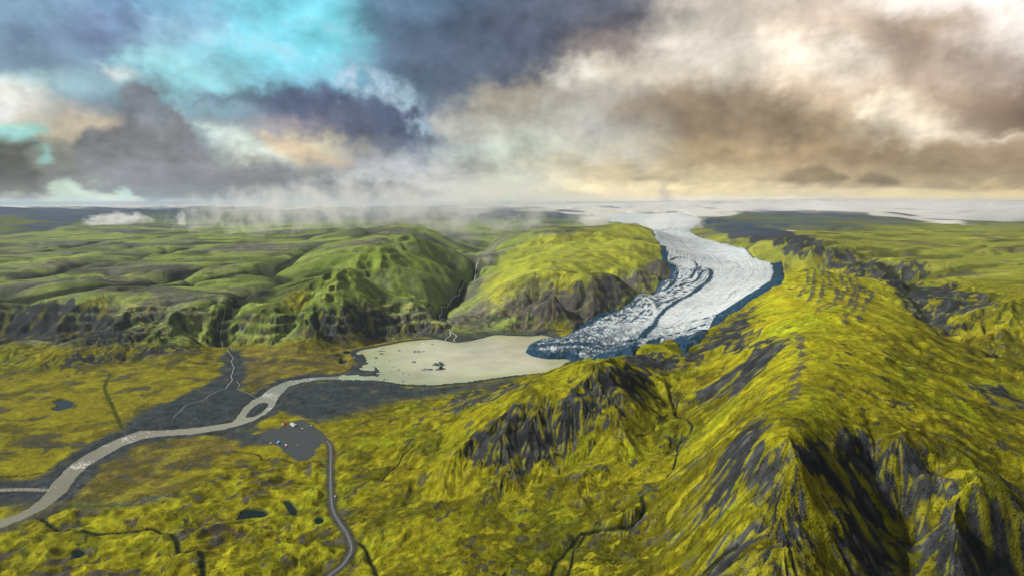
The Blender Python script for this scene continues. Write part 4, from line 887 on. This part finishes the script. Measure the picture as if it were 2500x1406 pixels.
# ------------------------------------------------------------------ icebergs in the lagoon
BERGM = land_material('iceberg_ice', .6, 1.3, .35, .45, .35, 1.1)
WHI, DRK, TEAL, ASH = np.array([.78, .82, .85]), np.array([.035, .062, .080]), np.array([.13, .21, .24]), np.array([.14, .14, .17])
def iceberg(u, v, wpx, hpx, peaks, kind, label, seed, yaw=0, depth=.6):
    rs = np.random.RandomState(seed); x0, y0 = at_z(u, v, 0.0); mp = math.hypot(x0, y0) / FOC * .97
    W = wpx * mp; H = max(hpx * mp * .75, .8); nr, ns = 9, 40
    a = np.linspace(0, 2 * np.pi, ns, endpoint=False); rr = np.r_[np.linspace(0, 1, nr), 1.03, 1.0]
    out = 1 + .22 * np.sin(2 * a + rs.rand() * 6) + .14 * np.sin(5 * a + rs.rand() * 6) + .10 * np.sin(9 * a + rs.rand() * 6) + .08 * (rs.rand(ns) - .5)
    out *= .86
    Rr, Aa = np.meshgrid(rr, a, indexing='ij'); ou_ = np.broadcast_to(out, Rr.shape)
    px, py = Rr * ou_ * np.cos(Aa), Rr * ou_ * np.sin(Aa)
    h = np.full(px.shape, .14)
    for (qx, qy, qh, qs) in peaks:
        dx_, dy_ = px - qx, py - qy; th = rs.rand() * 3
        dd = np.maximum(np.abs(dx_ * math.cos(th) + dy_ * math.sin(th)) * 1.5, np.abs(-dx_ * math.sin(th) + dy_ * math.cos(th))) + .35 * np.hypot(dx_, dy_)
        h = np.maximum(h, qh * (1 - dd / qs))
    h = h + .10 * (perlin(px * 3.1 + seed, py * 3.1, seed) + .7 * perlin(px * 7 + seed, py * 7, seed)) * (Rr < .99)
    h = np.maximum(h, .05); h[-3] = np.maximum(h[-3], .10); h[-2] = .04; h[-1] = -.5
    jx = .05 * perlin(px * 6, py * 6 + 3, seed + 5); 
    pxw, pyw, pzw = (px + jx) * W / 2, py * W / 2 * depth, h * H
    co = np.stack([pxw, pyw, pzw], -1)
    f = []
    for i in range(len(rr) - 1):
        for j in range(ns):
            k = (j + 1) % ns; f.append((i * ns + j, (i + 1) * ns + j, (i + 1) * ns + k, i * ns + k))
    me = bpy.data.meshes.new('iceberg'); me.from_pydata(co.reshape(-1, 3).tolist(), [], f)
    t = perlin(px * 2.2 + seed * 3, py * 2.2 + h * 3, seed + 9) + .5 * perlin(px * 6, py * 6 + h * 6, seed + 10)
    lay = np.sin((px * .8 + h * 5) * 7 + 3 * t)
    if kind == 'dark': c = DRK + (TEAL - DRK) * sstep(-.1, .3, t + .25 * lay)[..., None]; c = c + (WHI - c) * (sstep(.35, .55, lay * .5 + t) * .45)[..., None]
    elif kind == 'white': c = WHI + (TEAL * 4 - WHI) * (sstep(.0, .5, t) * .4)[..., None]
    elif kind == 'teal': c = TEAL + (DRK - TEAL) * sstep(0, .4, t)[..., None]
    elif kind == 'ash': c = ASH + (DRK - ASH) * sstep(-.1, .3, t)[..., None]; c = c + (WHI - c) * sstep(.3, .42, px + t * .3)[..., None]
    elif kind == 'streak': c = DRK + (TEAL * .8 - DRK) * sstep(.2, .6, t)[..., None]; c = c + (WHI - c) * (sstep(-.25, -.4, py + .2 * t) * sstep(.9, .6, Rr) * .9)[..., None]
    else: c = DRK + (WHI - DRK) * sstep(-.08, .08, t + .15 * lay)[..., None]
    c = np.clip(c, 0, 1)
    at_ = me.color_attributes.new('cover', 'FLOAT_COLOR', 'POINT'); at_.data.foreach_set('color', np.concatenate([c.reshape(-1, 3), np.ones((c.size // 3, 1))], 1).astype(np.float32).ravel())
    me.materials.append(BERGM)
    o = bpy.data.objects.new('iceberg', me); col.objects.link(o); o.location = (x0, y0, 0); o.rotation_euler = (0, 0, math.atan2(-x0, y0) * 1 + yaw)
    tag(o, label, 'iceberg', 'icebergs floating in the lagoon'); return o
BERGS = [
 (1071, 891, 32, 14, [(-.55, .1, .75, .7), (.2, .1, 1.0, .8), (.55, 0, .7, .6)], 'dark', 'largest dark ash-striped iceberg with two humps in the middle of the lagoon'),
 (1075, 901, 26, 14, [(.1, 0, 1.1, .95)], 'dark', 'dark pointed triangular iceberg just below the largest iceberg'),
 (1044, 902, 27, 7, [(-.4, 0, .9, .7), (.3, 0, .6, 1)], 'streak', 'long low dark iceberg with white band, left of the pointed iceberg'),
 (1020, 859, 24, 9, [(-.6, 0, .9, .5), (0, 0, .7, .6), (.35, 0, .9, .4)], 'mixed', 'jagged blue and white iceberg alone north of the largest one'),
 (1034, 857, 9, 3, [(0, 0, .7, 1)], 'dark', 'low dark iceberg tail touching the jagged blue and white iceberg'),
 (1013, 883, 22, 5, [(-.2, 0, .6, 1)], 'ash', 'flat grey iceberg with white right end, left of the largest iceberg'),
 (930, 857, 19, 4, [(0, 0, .6, 1.2)], 'dark', 'thin flat dark iceberg, upper of the dark pair by the west shore'),
 (931, 864, 12, 7, [(-.2, 0, .9, .9)], 'dark', 'dark angular iceberg, lower of the dark pair by the west shore'),
 (934, 851, 6, 5, [(0, 0, 1, 1)], 'mixed', 'small dark cone iceberg tipped with white above the flat dark pair'),
 (918, 874, 9, 7, [(0, 0, .8, 1.4)], 'teal', 'square grey-green iceberg near the western sand spit'),
 (914.5, 884, 4, 3, [(0, 0, .7, 1.4)], 'dark', 'tiny black ice lump under the square grey-green iceberg'),
 (920, 850.5, 7, 2.5, [(0, 0, .7, 1.4)], 'mixed', 'small speckled ice piece closest to the north-west shore'),
 (913, 851, 4, 2, [(0, 0, .7, 1.4)], 'white', 'small pale ice piece at the far north-west corner of the lagoon'),
 (974.5, 856, 11, 7, [(-.1, .1, 1, .9)], 'mixed', 'tented dark iceberg with white foot between west shore and jagged iceberg'),
 (963, 849, 4, 2.5, [(0, 0, .8, 1.3)], 'white', 'small white ice piece above the tented dark iceberg'),
 (957, 849.5, 3, 2, [(0, 0, .8, 1.3)], 'white', 'tiny white ice bit left of the small white piece above the tented iceberg'),
 (998, 845, 5, 3.5, [(0, 0, .9, 1.2)], 'white', 'lone bright white ice piece north of the jagged iceberg, right of the tented one'),
 (1056, 840, 9, 3, [(.2, 0, .8, 1.2)], 'ash', 'flat white-topped ice floe near the stream mouth'),
 (1064, 837.5, 5, 2.5, [(0, 0, .8, 1.2)], 'white', 'small white ice floe nearest the stream mouth'),
 (1029, 833.5, 6, 2, [(0, 0, .7, 1.3)], 'white', 'pale ice scrap close under the north shore'),
 (1032, 837.5, 7, 1.8, [(0, 0, .7, 1.3)], 'white', 'pale thin ice scrap just off the north shore, lower of two'),
 (951, 881, 5, 3, [(0, 0, .9, 1.2)], 'dark', 'small black iceberg with white bits beside it, in the western lagoon'),
 (946, 880.5, 4, 2.5, [(0, 0, .9, 1.2)], 'white', 'small white ice bit beside the small black iceberg'),
 (926, 889, 4.5, 3, [(0, 0, .9, 1.2)], 'white', 'lone white ice piece facing the crescent sand spit'),
 (961, 896, 7, 3.5, [(0, 0, .9, 1.1)], 'mixed', 'grey and white broken ice at the top of the drifting ice string'),
 (973.5, 903, 5, 5, [(0, 0, 1, 1)], 'dark', 'little black ice pyramid in the drifting ice string'),
 (953.5, 906, 4, 4.5, [(0, 0, 1, 1)], 'mixed', 'little half-white ice lump left of the drifting ice string'),
 (968, 906.5, 5, 2.5, [(0, 0, .7, 1.3)], 'teal', 'flat dark ice sliver between the black pyramid and the white slab'),
 (972.5, 908.5, 6, 3, [(0, 0, .7, 1.4)], 'white', 'bright white ice slab under the little black pyramid'),
 (984, 910.5, 9, 4.5, [(-.2, 0, .9, 1)], 'mixed', 'knobbly grey-violet ice lump right of the bright white slab'),
 (992, 914, 5, 3, [(0, 0, .8, 1.2)], 'white', 'white ice bit near the lower end of the drifting ice string'),
 (997.5, 913.5, 3.5, 4, [(0, 0, 1, 1)], 'dark', 'dark ice shard at the very lower end of the drifting ice string'),
 (976, 932, 4.5, 2.5, [(0, 0, .8, 1.2)], 'white', 'white ice bit against the south shore'),
 (985, 932, 5, 4.5, [(0, 0, 1, 1)], 'dark', 'black ice lump against the south shore'),
]
for i, (u, v, w_, h_, pk, kd, lb) in enumerate(BERGS): iceberg(u, v, w_, h_, pk, kd, lb, 20 + i, yaw=.1 * math.sin(i * 2.1))

# ------------------------------------------------------------------ cabins and vehicles on the gravel
def mesh_obj(name, bm, mat, parent=None, loc=None, rz=0):
    me = bpy.data.meshes.new(name); bm.to_mesh(me); bm.free()
    for m in (mat if isinstance(mat, (list, tuple)) else [mat]): me.materials.append(m)
    o = bpy.data.objects.new(name, me); col.objects.link(o)
    if parent is not None: o.parent = parent
    if loc is not None: o.location = loc; o.rotation_euler = (0, 0, rz)
    return o
def bxm(bm, x0, x1, y0, y1, z0, z1):
    v = [bm.verts.new(p) for p in [(x, y, z) for z in (z0, z1) for y in (y0, y1) for x in (x0, x1)]]
    for f in ((0, 2, 3, 1), (4, 5, 7, 6), (0, 1, 5, 4), (2, 6, 7, 3), (0, 4, 6, 2), (1, 3, 7, 5)): bm.faces.new([v[k] for k in f])
    return v
def prism(bm, prof, x0, x1):
    """profile in y, z swept along x"""
    a = [bm.verts.new((x0, y, z)) for y, z in prof]; b = [bm.verts.new((x1, y, z)) for y, z in prof]; n_ = len(prof)
    bm.faces.new(a[::-1]); bm.faces.new(b)
    for i in range(n_): bm.faces.new((a[i], a[(i + 1) % n_], b[(i + 1) % n_], b[i]))
def prismy(bm, prof, y0, y1):
    """profile in x, z swept along y"""
    a = [bm.verts.new((x, y0, z)) for x, z in prof]; b = [bm.verts.new((x, y1, z)) for x, z in prof]; n_ = len(prof)
    bm.faces.new(a); bm.faces.new(b[::-1])
    for i in range(n_): bm.faces.new((a[(i + 1) % n_], a[i], b[i], b[(i + 1) % n_]))
def empty(name, loc, rz, label, cat, group=None):
    o = bpy.data.objects.new(name, None); col.objects.link(o); o.location = loc; o.rotation_euler = (0, 0, rz); o.empty_display_size = 3
    return tag(o, label, cat, group)
def heading(u1, v1, u2, v2, z):
    x1, y1 = at_z(u1, v1, z); x2, y2 = at_z(u2, v2, z); return math.atan2(y2 - y1, x2 - x1)
M_RED = flat_material('red_roofing', (.50, .055, .035), .5, .15, .6); M_WALL = flat_material('white_cladding', (.72, .72, .66), .6, .12, .8)
M_GREYROOF = flat_material('pale_metal_roof', (.42, .50, .50), .45, .12, .5, .2); M_GLASS = flat_material('window_glass', (.02, .025, .03), .12, .1, 1); M_DOOR = flat_material('brown_door', (.10, .05, .03), .6, .15, 1)
M_TIM = flat_material('decking', (.16, .12, .08), .8, .2, 1); M_TYRE = flat_material('tyre_rubber', (.015, .015, .016), .8, .1, 1)
def building(name, u, v, rz, L, Wd, wall_h, roof_h, label, roofm, nwin, ndoor):
    x, y = at_z(u, v, park_z); z = max(park_z, float(hgt(Z, x, y))) + .05
    t = empty(name, (x, y, z), rz, label, 'cabin' if L < 15 else 'hall')
    bm = bmesh.new(); prism(bm, [(-Wd / 2, -1.5), (Wd / 2, -1.5), (Wd / 2, wall_h), (0, wall_h + roof_h - .05), (-Wd / 2, wall_h)], -L / 2, L / 2); mesh_obj('wall', bm, M_WALL, t)
    bm = bmesh.new(); e = .5
    s = roof_h / (Wd / 2)
    prism(bm, [(-Wd / 2 - e, wall_h - e * s + .02), (-Wd / 2 - e, wall_h - e * s + .22), (0, wall_h + roof_h + .22), (Wd / 2 + e, wall_h - e * s + .22), (Wd / 2 + e, wall_h - e * s + .02), (0, wall_h + roof_h + .02)], -L / 2 - e, L / 2 + e)
    rf = mesh_obj('roof', bm, roofm, t)
    bm = bmesh.new(); bxm(bm, -L / 2 - e, L / 2 + e, -.14, .14, wall_h + roof_h + .20, wall_h + roof_h + .36); mesh_obj('ridge_cap', bm, roofm, rf)
    nseam = int(L / 2.4)
    for i in range(nseam):
        bm = bmesh.new(); xx = -L / 2 + (i + .5) * L / nseam
        for sg in (-1, 1):
            v4 = [(xx - .06, sg * .15, wall_h + roof_h + .24), (xx + .06, sg * .15, wall_h + roof_h + .24), (xx + .06, sg * (Wd / 2 + e), wall_h - e * s + .30), (xx - .06, sg * (Wd / 2 + e), wall_h - e * s + .30)]
            lo_ = [bm.verts.new(p) for p in v4]; hi_ = [bm.verts.new((p[0], p[1], p[2] - .10)) for p in v4]
            bm.faces.new(lo_); bm.faces.new(hi_[::-1])
            for q in range(4): bm.faces.new((lo_[q], hi_[q], hi_[(q + 1) % 4], lo_[(q + 1) % 4]))
        mesh_obj('roof_seam', bm, roofm, rf)
    for sg in (-1, 1):
        for i in range(nwin):
            xx = -L / 2 + (i + .5) * L / nwin
            bm = bmesh.new(); bxm(bm, xx - .75, xx + .75, sg * Wd / 2 - .04, sg * Wd / 2 + .05, .95, 2.15); wn = mesh_obj('window', bm, M_TIM, t)
            bm = bmesh.new(); bxm(bm, xx - .65, xx + .65, sg * Wd / 2 - .08 if sg < 0 else Wd / 2, sg * Wd / 2 if sg < 0 else Wd / 2 + .08, 1.05, 2.05); mesh_obj('pane', bm, M_GLASS, wn)
    for k in range(ndoor):
        yy = (k - (ndoor - 1) / 2) * Wd * .4
        bm = bmesh.new(); bxm(bm, L / 2 - .02, L / 2 + .07, yy - .9, yy + .9, 0, 2.3); dr = mesh_obj('door', bm, M_DOOR, t)
        bm = bmesh.new(); bxm(bm, L / 2 + .07, L / 2 + .14, yy + .6, yy + .7, 1.0, 1.3); mesh_obj('handle', bm, M_GREYROOF, dr)
    return t
b1 = building('visitor_cabin', 696.3, 1033.5, heading(689, 1034, 702, 1031.5, park_z), 12, 8, 3.0, 2.4, 'small cabin with bright red roof at the top edge of the car park', M_RED, 3, 1)
bm = bmesh.new(); bxm(bm, -6.5, 6.5, -7.5, -4.03, -.8, .25); mesh_obj('deck', bm, M_TIM, b1)
for xx in (-6, -2, 2, 6):
    bm = bmesh.new(); bxm(bm, xx - .12, xx + .12, -7.4, -7.16, .25, 2.4); mesh_obj('deck_post', bm, M_WALL, b1)
building('long_cabin', 716.6, 1038, heading(710.5, 1033.5, 722.5, 1041, park_z), 25, 10, 3.4, 1.7, 'long pale grey metal-roofed hall right of the red-roofed cabin', M_GREYROOF, 6, 2)

def wheel(parent, x, y, r, wd_):
    bm = bmesh.new(); bmesh.ops.create_cone(bm, cap_ends=True, segments=16, radius1=r, radius2=r, depth=wd_)
    for v_ in bm.verts: v_.co = Vector((v_.co.x + x, v_.co.z + y, v_.co.y + r))
    w_ = mesh_obj('wheel', bm, M_TYRE, parent)
    bm = bmesh.new(); bmesh.ops.create_cone(bm, cap_ends=True, segments=12, radius1=r * .55, radius2=r * .55, depth=wd_ + .04)
    for v_ in bm.verts: v_.co = Vector((v_.co.x + x, v_.co.z + y, v_.co.y + r))
    mesh_obj('rim', bm, M_GREYROOF, w_)
def vehicle(name, cat, u, v, rz, L, Wd, Hh, paint, roofp, label, kind='van', z=None, group='vehicles parked on the gravel'):
    z = park_z + .14 if z is None else z; x, y = at_z(u, v, z)
    t = empty(name, (x, y, z), rz, label, cat, group); hw = Wd / 2
    if kind in ('van', 'bus'):
        nose = .12 * L if kind == 'van' else .03 * L
        prof = [(-L / 2, .35), (L / 2 - .1, .35), (L / 2, .6), (L / 2 - .03, Hh * .5), (L / 2 - nose * .9, Hh * .56), (L / 2 - nose * 1.9, Hh - .12), (L / 2 - nose * 2.3 - .3, Hh), (-L / 2 + .15, Hh), (-L / 2, Hh - .2)]
        gl0, gl1, nw = Hh * .55, Hh * .83, (3 if kind == 'van' else 6)
    else:
        prof = [(-L / 2, .35), (L / 2 - .1, .35), (L / 2, .6), (L / 2 - .1, .85), (L * .22, 1.0), (L * .08, Hh), (-L * .28, Hh), (-L * .44, 1.05), (-L / 2, .95)]
        gl0, gl1, nw = 1.0, Hh - .12, 2
    bm = bmesh.new(); prismy(bm, prof, -hw, hw); bmesh.ops.bevel(bm, geom=[e_ for e_ in bm.edges if len(e_.link_faces) == 2 and e_.calc_length() > .5], offset=.08, segments=2, affect='EDGES')
    bd = mesh_obj('body', bm, paint, t)
    for sg in (-1, 1):
        for k in range(nw):
            a0 = (-L / 2 + .35, L / 2 - (.32 * L if kind == 'van' else (.10 * L))) if kind != 'car' else (-L * .30, L * .10)
            xa_ = a0[0] + (a0[1] - a0[0]) * k / nw + .08; xb_ = a0[0] + (a0[1] - a0[0]) * (k + 1) / nw - .08
            bm = bmesh.new(); bxm(bm, xa_, xb_, min(sg * (hw - .02), sg * (hw + .02)), max(sg * (hw - .02), sg * (hw + .02)), gl0, gl1); mesh_obj('side_window', bm, M_GLASS, bd)
        bm = bmesh.new(); bxm(bm, L / 2 - .06, L / 2 + .03, sg * hw * .75 - .14, sg * hw * .75 + .14, .62, .82); mesh_obj('headlight', bm, M_WALL, bd)
    i0, i1 = (4, 5) if kind != 'car' else (4, 5)
    (xa_, za_), (xb_, zb_) = prof[i0], prof[i1]
    bm = bmesh.new(); nx, nz = (zb_ - za_), (xa_ - xb_); ln = math.hypot(nx, nz); nx, nz = nx / ln * .03, nz / ln * .03
    q = [(xa_ * .92 + xb_ * .08 + nx, -hw * .85, za_ * .92 + zb_ * .08 + nz), (xa_ * .92 + xb_ * .08 + nx, hw * .85, za_ * .92 + zb_ * .08 + nz), (xb_ * .92 + xa_ * .08 + nx, hw * .8, zb_ * .92 + za_ * .08 + nz), (xb_ * .92 + xa_ * .08 + nx, -hw * .8, zb_ * .92 + za_ * .08 + nz)]
    lo_ = [bm.verts.new(p) for p in q]; hi_ = [bm.verts.new((p[0] - nx * 1.6, p[1], p[2] - nz * 1.6)) for p in q]; bm.faces.new(lo_); bm.faces.new(hi_[::-1])
    for k in range(4): bm.faces.new((lo_[k], hi_[k], hi_[(k + 1) % 4], lo_[(k + 1) % 4]))
    mesh_obj('windscreen', bm, M_GLASS, bd)
    if roofp is not None:
        bm = bmesh.new(); x0_ = -L / 2 + .3; x1_ = (L / 2 - .42 * L) if kind == 'van' else (L / 2 - .12 * L if kind == 'bus' else L * .06)
        bxm(bm, x0_, x1_, -hw + .2, hw - .2, Hh - .02, Hh + .07); mesh_obj('roof_panel', bm, roofp, bd)
    r_ = .34 if kind != 'bus' else .46
    for sx in (-.32, .32):
        for sg in (-1, 1): wheel(t, sx * L, sg * (hw - .10), r_, .24)
    return t
P_BLUE = flat_material('sky_blue_paint', (.03, .30, .72), .3, .08, 1); P_BLUER = flat_material('pale_blue_roof_paint', (.16, .62, .90), .4, .08, 1); P_WHITE = flat_material('white_vehicle_paint', (.80, .80, .78), .3, .05, 1)
P_RUST = flat_material('rusty_red_paint', (.30, .07, .04), .45, .15, 1); P_BEIGE = flat_material('beige_paint', (.50, .40, .32), .4, .08, 1)
hb_ = heading(675.5, 1077, 683, 1084.5, park_z)
vehicle('coach', 'coach', 680.7, 1080.0, hb_, 11.5, 2.5, 3.1, P_BLUE, P_BLUER, 'bright blue coach parked on the gravel, right one of the blue pair', 'bus')
vehicle('coach', 'coach', 677.6, 1082.2, hb_, 8.5, 2.4, 2.9, P_BLUE, P_BLUER, 'shorter bright blue coach parked on the gravel, left one of the blue pair', 'bus')
vehicle('coach', 'coach', 698.6, 1088.5, heading(694.5, 1085.5, 702, 1092, park_z), 12, 2.6, 3.2, P_RUST, P_WHITE, 'rust-red coach with a white roof parked lowest on the gravel', 'bus')
vehicle('parked_car', 'car', 726.3, 1086, heading(722, 1083, 729, 1088, park_z), 4.6, 1.9, 1.55, P_BEIGE, None, 'beige car parked alone in the middle of the gravel', 'car')
vehicle('parked_van', 'van', 661.5, 1081.8, 1.2, 5.2, 2.0, 2.2, P_WHITE, None, 'small white van at the left rim of the car park', 'van')
vehicle('parked_car', 'car', 737.8, 1045.8, heading(735, 1045, 741, 1047, park_z), 5.0, 2.0, 1.6, P_WHITE, P_WHITE, 'white car parked below the long pale hall', 'car')
vehicle('camper_van', 'camper van', 760, 1039.8, heading(759.3, 1042, 760.6, 1037, park_z), 7.0, 2.3, 2.9, P_WHITE, P_WHITE, 'tall white camper van at the upper right rim of the car park', 'van')
xr, yr = at_z(818.5, 1212, 25.0); zz_ = float(hgt(Z, *at_z(818.5, 1212, float(hgt(Z, xr, yr))))) + .1
vehicle('parked_van', 'van', 818.5, 1212, 1.35, 5.4, 2.0, 2.3, P_WHITE, P_WHITE, 'white van pulled off on the right side of the road', 'van', z=zz_, group='vehicles parked beside the road')
print('things', time.time() - T0)

# ------------------------------------------------------------------ low clouds drifting over the fells
def cloud_material(name, dens, nscale, thr, stretch=(1, 1, 1), flatb=0.0, seed=0.0, detail=7, hang=0.0):
    m = bpy.data.materials.new(name); m.use_nodes = True; nt = m.node_tree; nt.nodes.clear(); N = nt.nodes; L_ = nt.links
    def math_(op, a, b=None, c=None):
        nd = N.new('ShaderNodeMath'); nd.operation = op
        for i, q in enumerate((a, b, c)):
            if q is None: continue
            if isinstance(q, (int, float)): nd.inputs[i].default_value = q
            else: L_.new(q, nd.inputs[i])
        return nd.outputs[0]
    ou = N.new('ShaderNodeOutputMaterial'); pv = N.new('ShaderNodeVolumePrincipled'); tc = N.new('ShaderNodeTexCoord')
    ln = N.new('ShaderNodeVectorMath'); ln.operation = 'LENGTH'; L_.new(tc.outputs['Object'], ln.inputs[0])
    mp = N.new('ShaderNodeMapping'); mp.inputs['Scale'].default_value = stretch; mp.inputs['Location'].default_value = (seed, seed * .7, seed * 1.3); L_.new(tc.outputs['Object'], mp.inputs[0])
    nz = N.new('ShaderNodeTexNoise'); nz.inputs['Scale'].default_value = nscale; nz.inputs['Detail'].default_value = detail; nz.inputs['Roughness'].default_value = .62; nz.inputs['Distortion'].default_value = .3; L_.new(mp.outputs[0], nz.inputs['Vector'])
    sp = N.new('ShaderNodeSeparateXYZ'); L_.new(tc.outputs['Object'], sp.inputs[0])
    f = math_('SUBTRACT', 1.0, math_('POWER', ln.outputs['Value'], 2.0))                   # fades out towards the rim
    f = math_('MULTIPLY', f, .55)
    q = math_('ADD', f, math_('MULTIPLY', math_('SUBTRACT', nz.outputs[0], .5), 2.0))
    q = math_('ADD', q, math_('MULTIPLY', sp.outputs['Z'], hang))
    q = math_('MULTIPLY', math_('SUBTRACT', q, thr), 2.3)
    q = math_('MAXIMUM', math_('MINIMUM', q, 1.0), 0.0)
    rim = math_('MINIMUM', math_('MULTIPLY', math_('MAXIMUM', math_('SUBTRACT', 1.0, ln.outputs['Value']), 0.0), 6.0), 1.0)
    q = math_('MULTIPLY', math_('MULTIPLY', q, rim), dens)
    L_.new(q, pv.inputs['Density']); pv.inputs['Color'].default_value = (.97, .97, .985, 1); pv.inputs['Anisotropy'].default_value = .2
    L_.new(pv.outputs[0], ou.inputs['Volume']); return m
_ico = bpy.data.meshes.new('cloud_shell'); bm = bmesh.new(); bmesh.ops.create_icosphere(bm, subdivisions=3, radius=1.0); bm.to_mesh(_ico); bm.free()
def cloud(name, u, v, D, wpx, hpx, dep, mat, label, cat='low cloud', rx=0, kind=None):
    x, y, z = at_d(u, v, D); me = _ico.copy(); me.materials.append(mat)
    o = bpy.data.objects.new(name, me); col.objects.link(o); o.location = (x, y, z); s = D / FOC
    o.scale = (wpx * s / 2, dep / 2, hpx * s / 2); o.rotation_euler = (0, rx, -math.atan2(x, y))
    if kind: tag(o, kind=kind)
    else: tag(o, label, cat, 'low clouds over the fells')
    return o
cloud('low_cloud', 1090, 505, 6100, 1050, 230, 1900, cloud_material('cloud_bank_vapour', .0020, 2.8, .30, (3.4, 1, 1.0), seed=4.6, hang=.10), 'long ragged cloud bank draped over the hills left of the glacier')
cloud('low_cloud', 690, 522, 6700, 600, 150, 1500, cloud_material('thin_cloud_vapour', .0018, 2.6, .26, (3.6, 1, .7), seed=7.7, hang=.1), 'thin wispy cloud curtain over the distant plateau left of the long bank')
cloud('low_cloud', 290, 545, 9000, 150, 58, 500, cloud_material('puff_vapour', .012, 2.2, .22, (1.5, 1, 1), seed=1.3), 'small bright white puff cloud over the far left plateau')
cloud('low_cloud', 445, 545, 8800, 34, 62, 260, cloud_material('shred_vapour', .012, 1.6, .25, (1, 1, .8), seed=5.3), 'tiny upright cloud shred right of the small white puff')
cloud('low_cloud', 1630, 545, 7000, 230, 70, 900, cloud_material('glacier_cloud_vapour', .0065, 2.0, .25, (1.8, 1, 1), seed=9.3), 'soft white cloud lying across the head of the glacier')
cloud('low_cloud', 1455, 535, 6800, 110, 75, 500, cloud_material('knob_vapour', .010, 1.8, .24, (1, 1, 1), seed=12.3), 'white cloud knob just left of the glacier head')
cloud('low_cloud', 2470, 532, 11000, 300, 66, 1500, cloud_material('warm_cloud_vapour', .0060, 2.4, .18, (2, 1, 1), seed=15.3), 'pale cloud bank at the far right edge of the view')

cloud('low_cloud', 2080, 508, 13500, 820, 44, 2500, cloud_material('veil_vapour', .0011, 2.2, .20, (3, 1, .6), seed=18.3), 'thin cream cloud veil in front of the far ice cap on the right')

# ------------------------------------------------------------------ air
def box(name, x0, x1, y0, y1, z0, z1, mat):
    v = [(x, y, z) for z in (z0, z1) for y in (y0, y1) for x in (x0, x1)]
    me = bpy.data.meshes.new(name); me.from_pydata(v, [], [(0, 2, 3, 1), (4, 5, 7, 6), (0, 1, 5, 4), (2, 6, 7, 3), (0, 4, 6, 2), (1, 3, 7, 5)]); me.materials.append(mat)
    o = bpy.data.objects.new(name, me); col.objects.link(o); return o
hm = bpy.data.materials.new('air'); hm.use_nodes = True; nt = hm.node_tree; nt.nodes.clear()
ou = nt.nodes.new('ShaderNodeOutputMaterial'); pv = nt.nodes.new('ShaderNodeVolumePrincipled')
pv.inputs['Color'].default_value = (.62, .79, 1.0, 1); pv.inputs['Density'].default_value = HAZE; pv.inputs['Anisotropy'].default_value = 0.2
nt.links.new(pv.outputs[0], ou.inputs['Volume'])
zmax = float(max(Z.max(), CAM_H)) + 30
tag(box('haze', -98000, 98000, -4000, 98000, -40, zmax, hm), kind='stuff')
print('zmax', zmax, 'done', time.time() - T0)
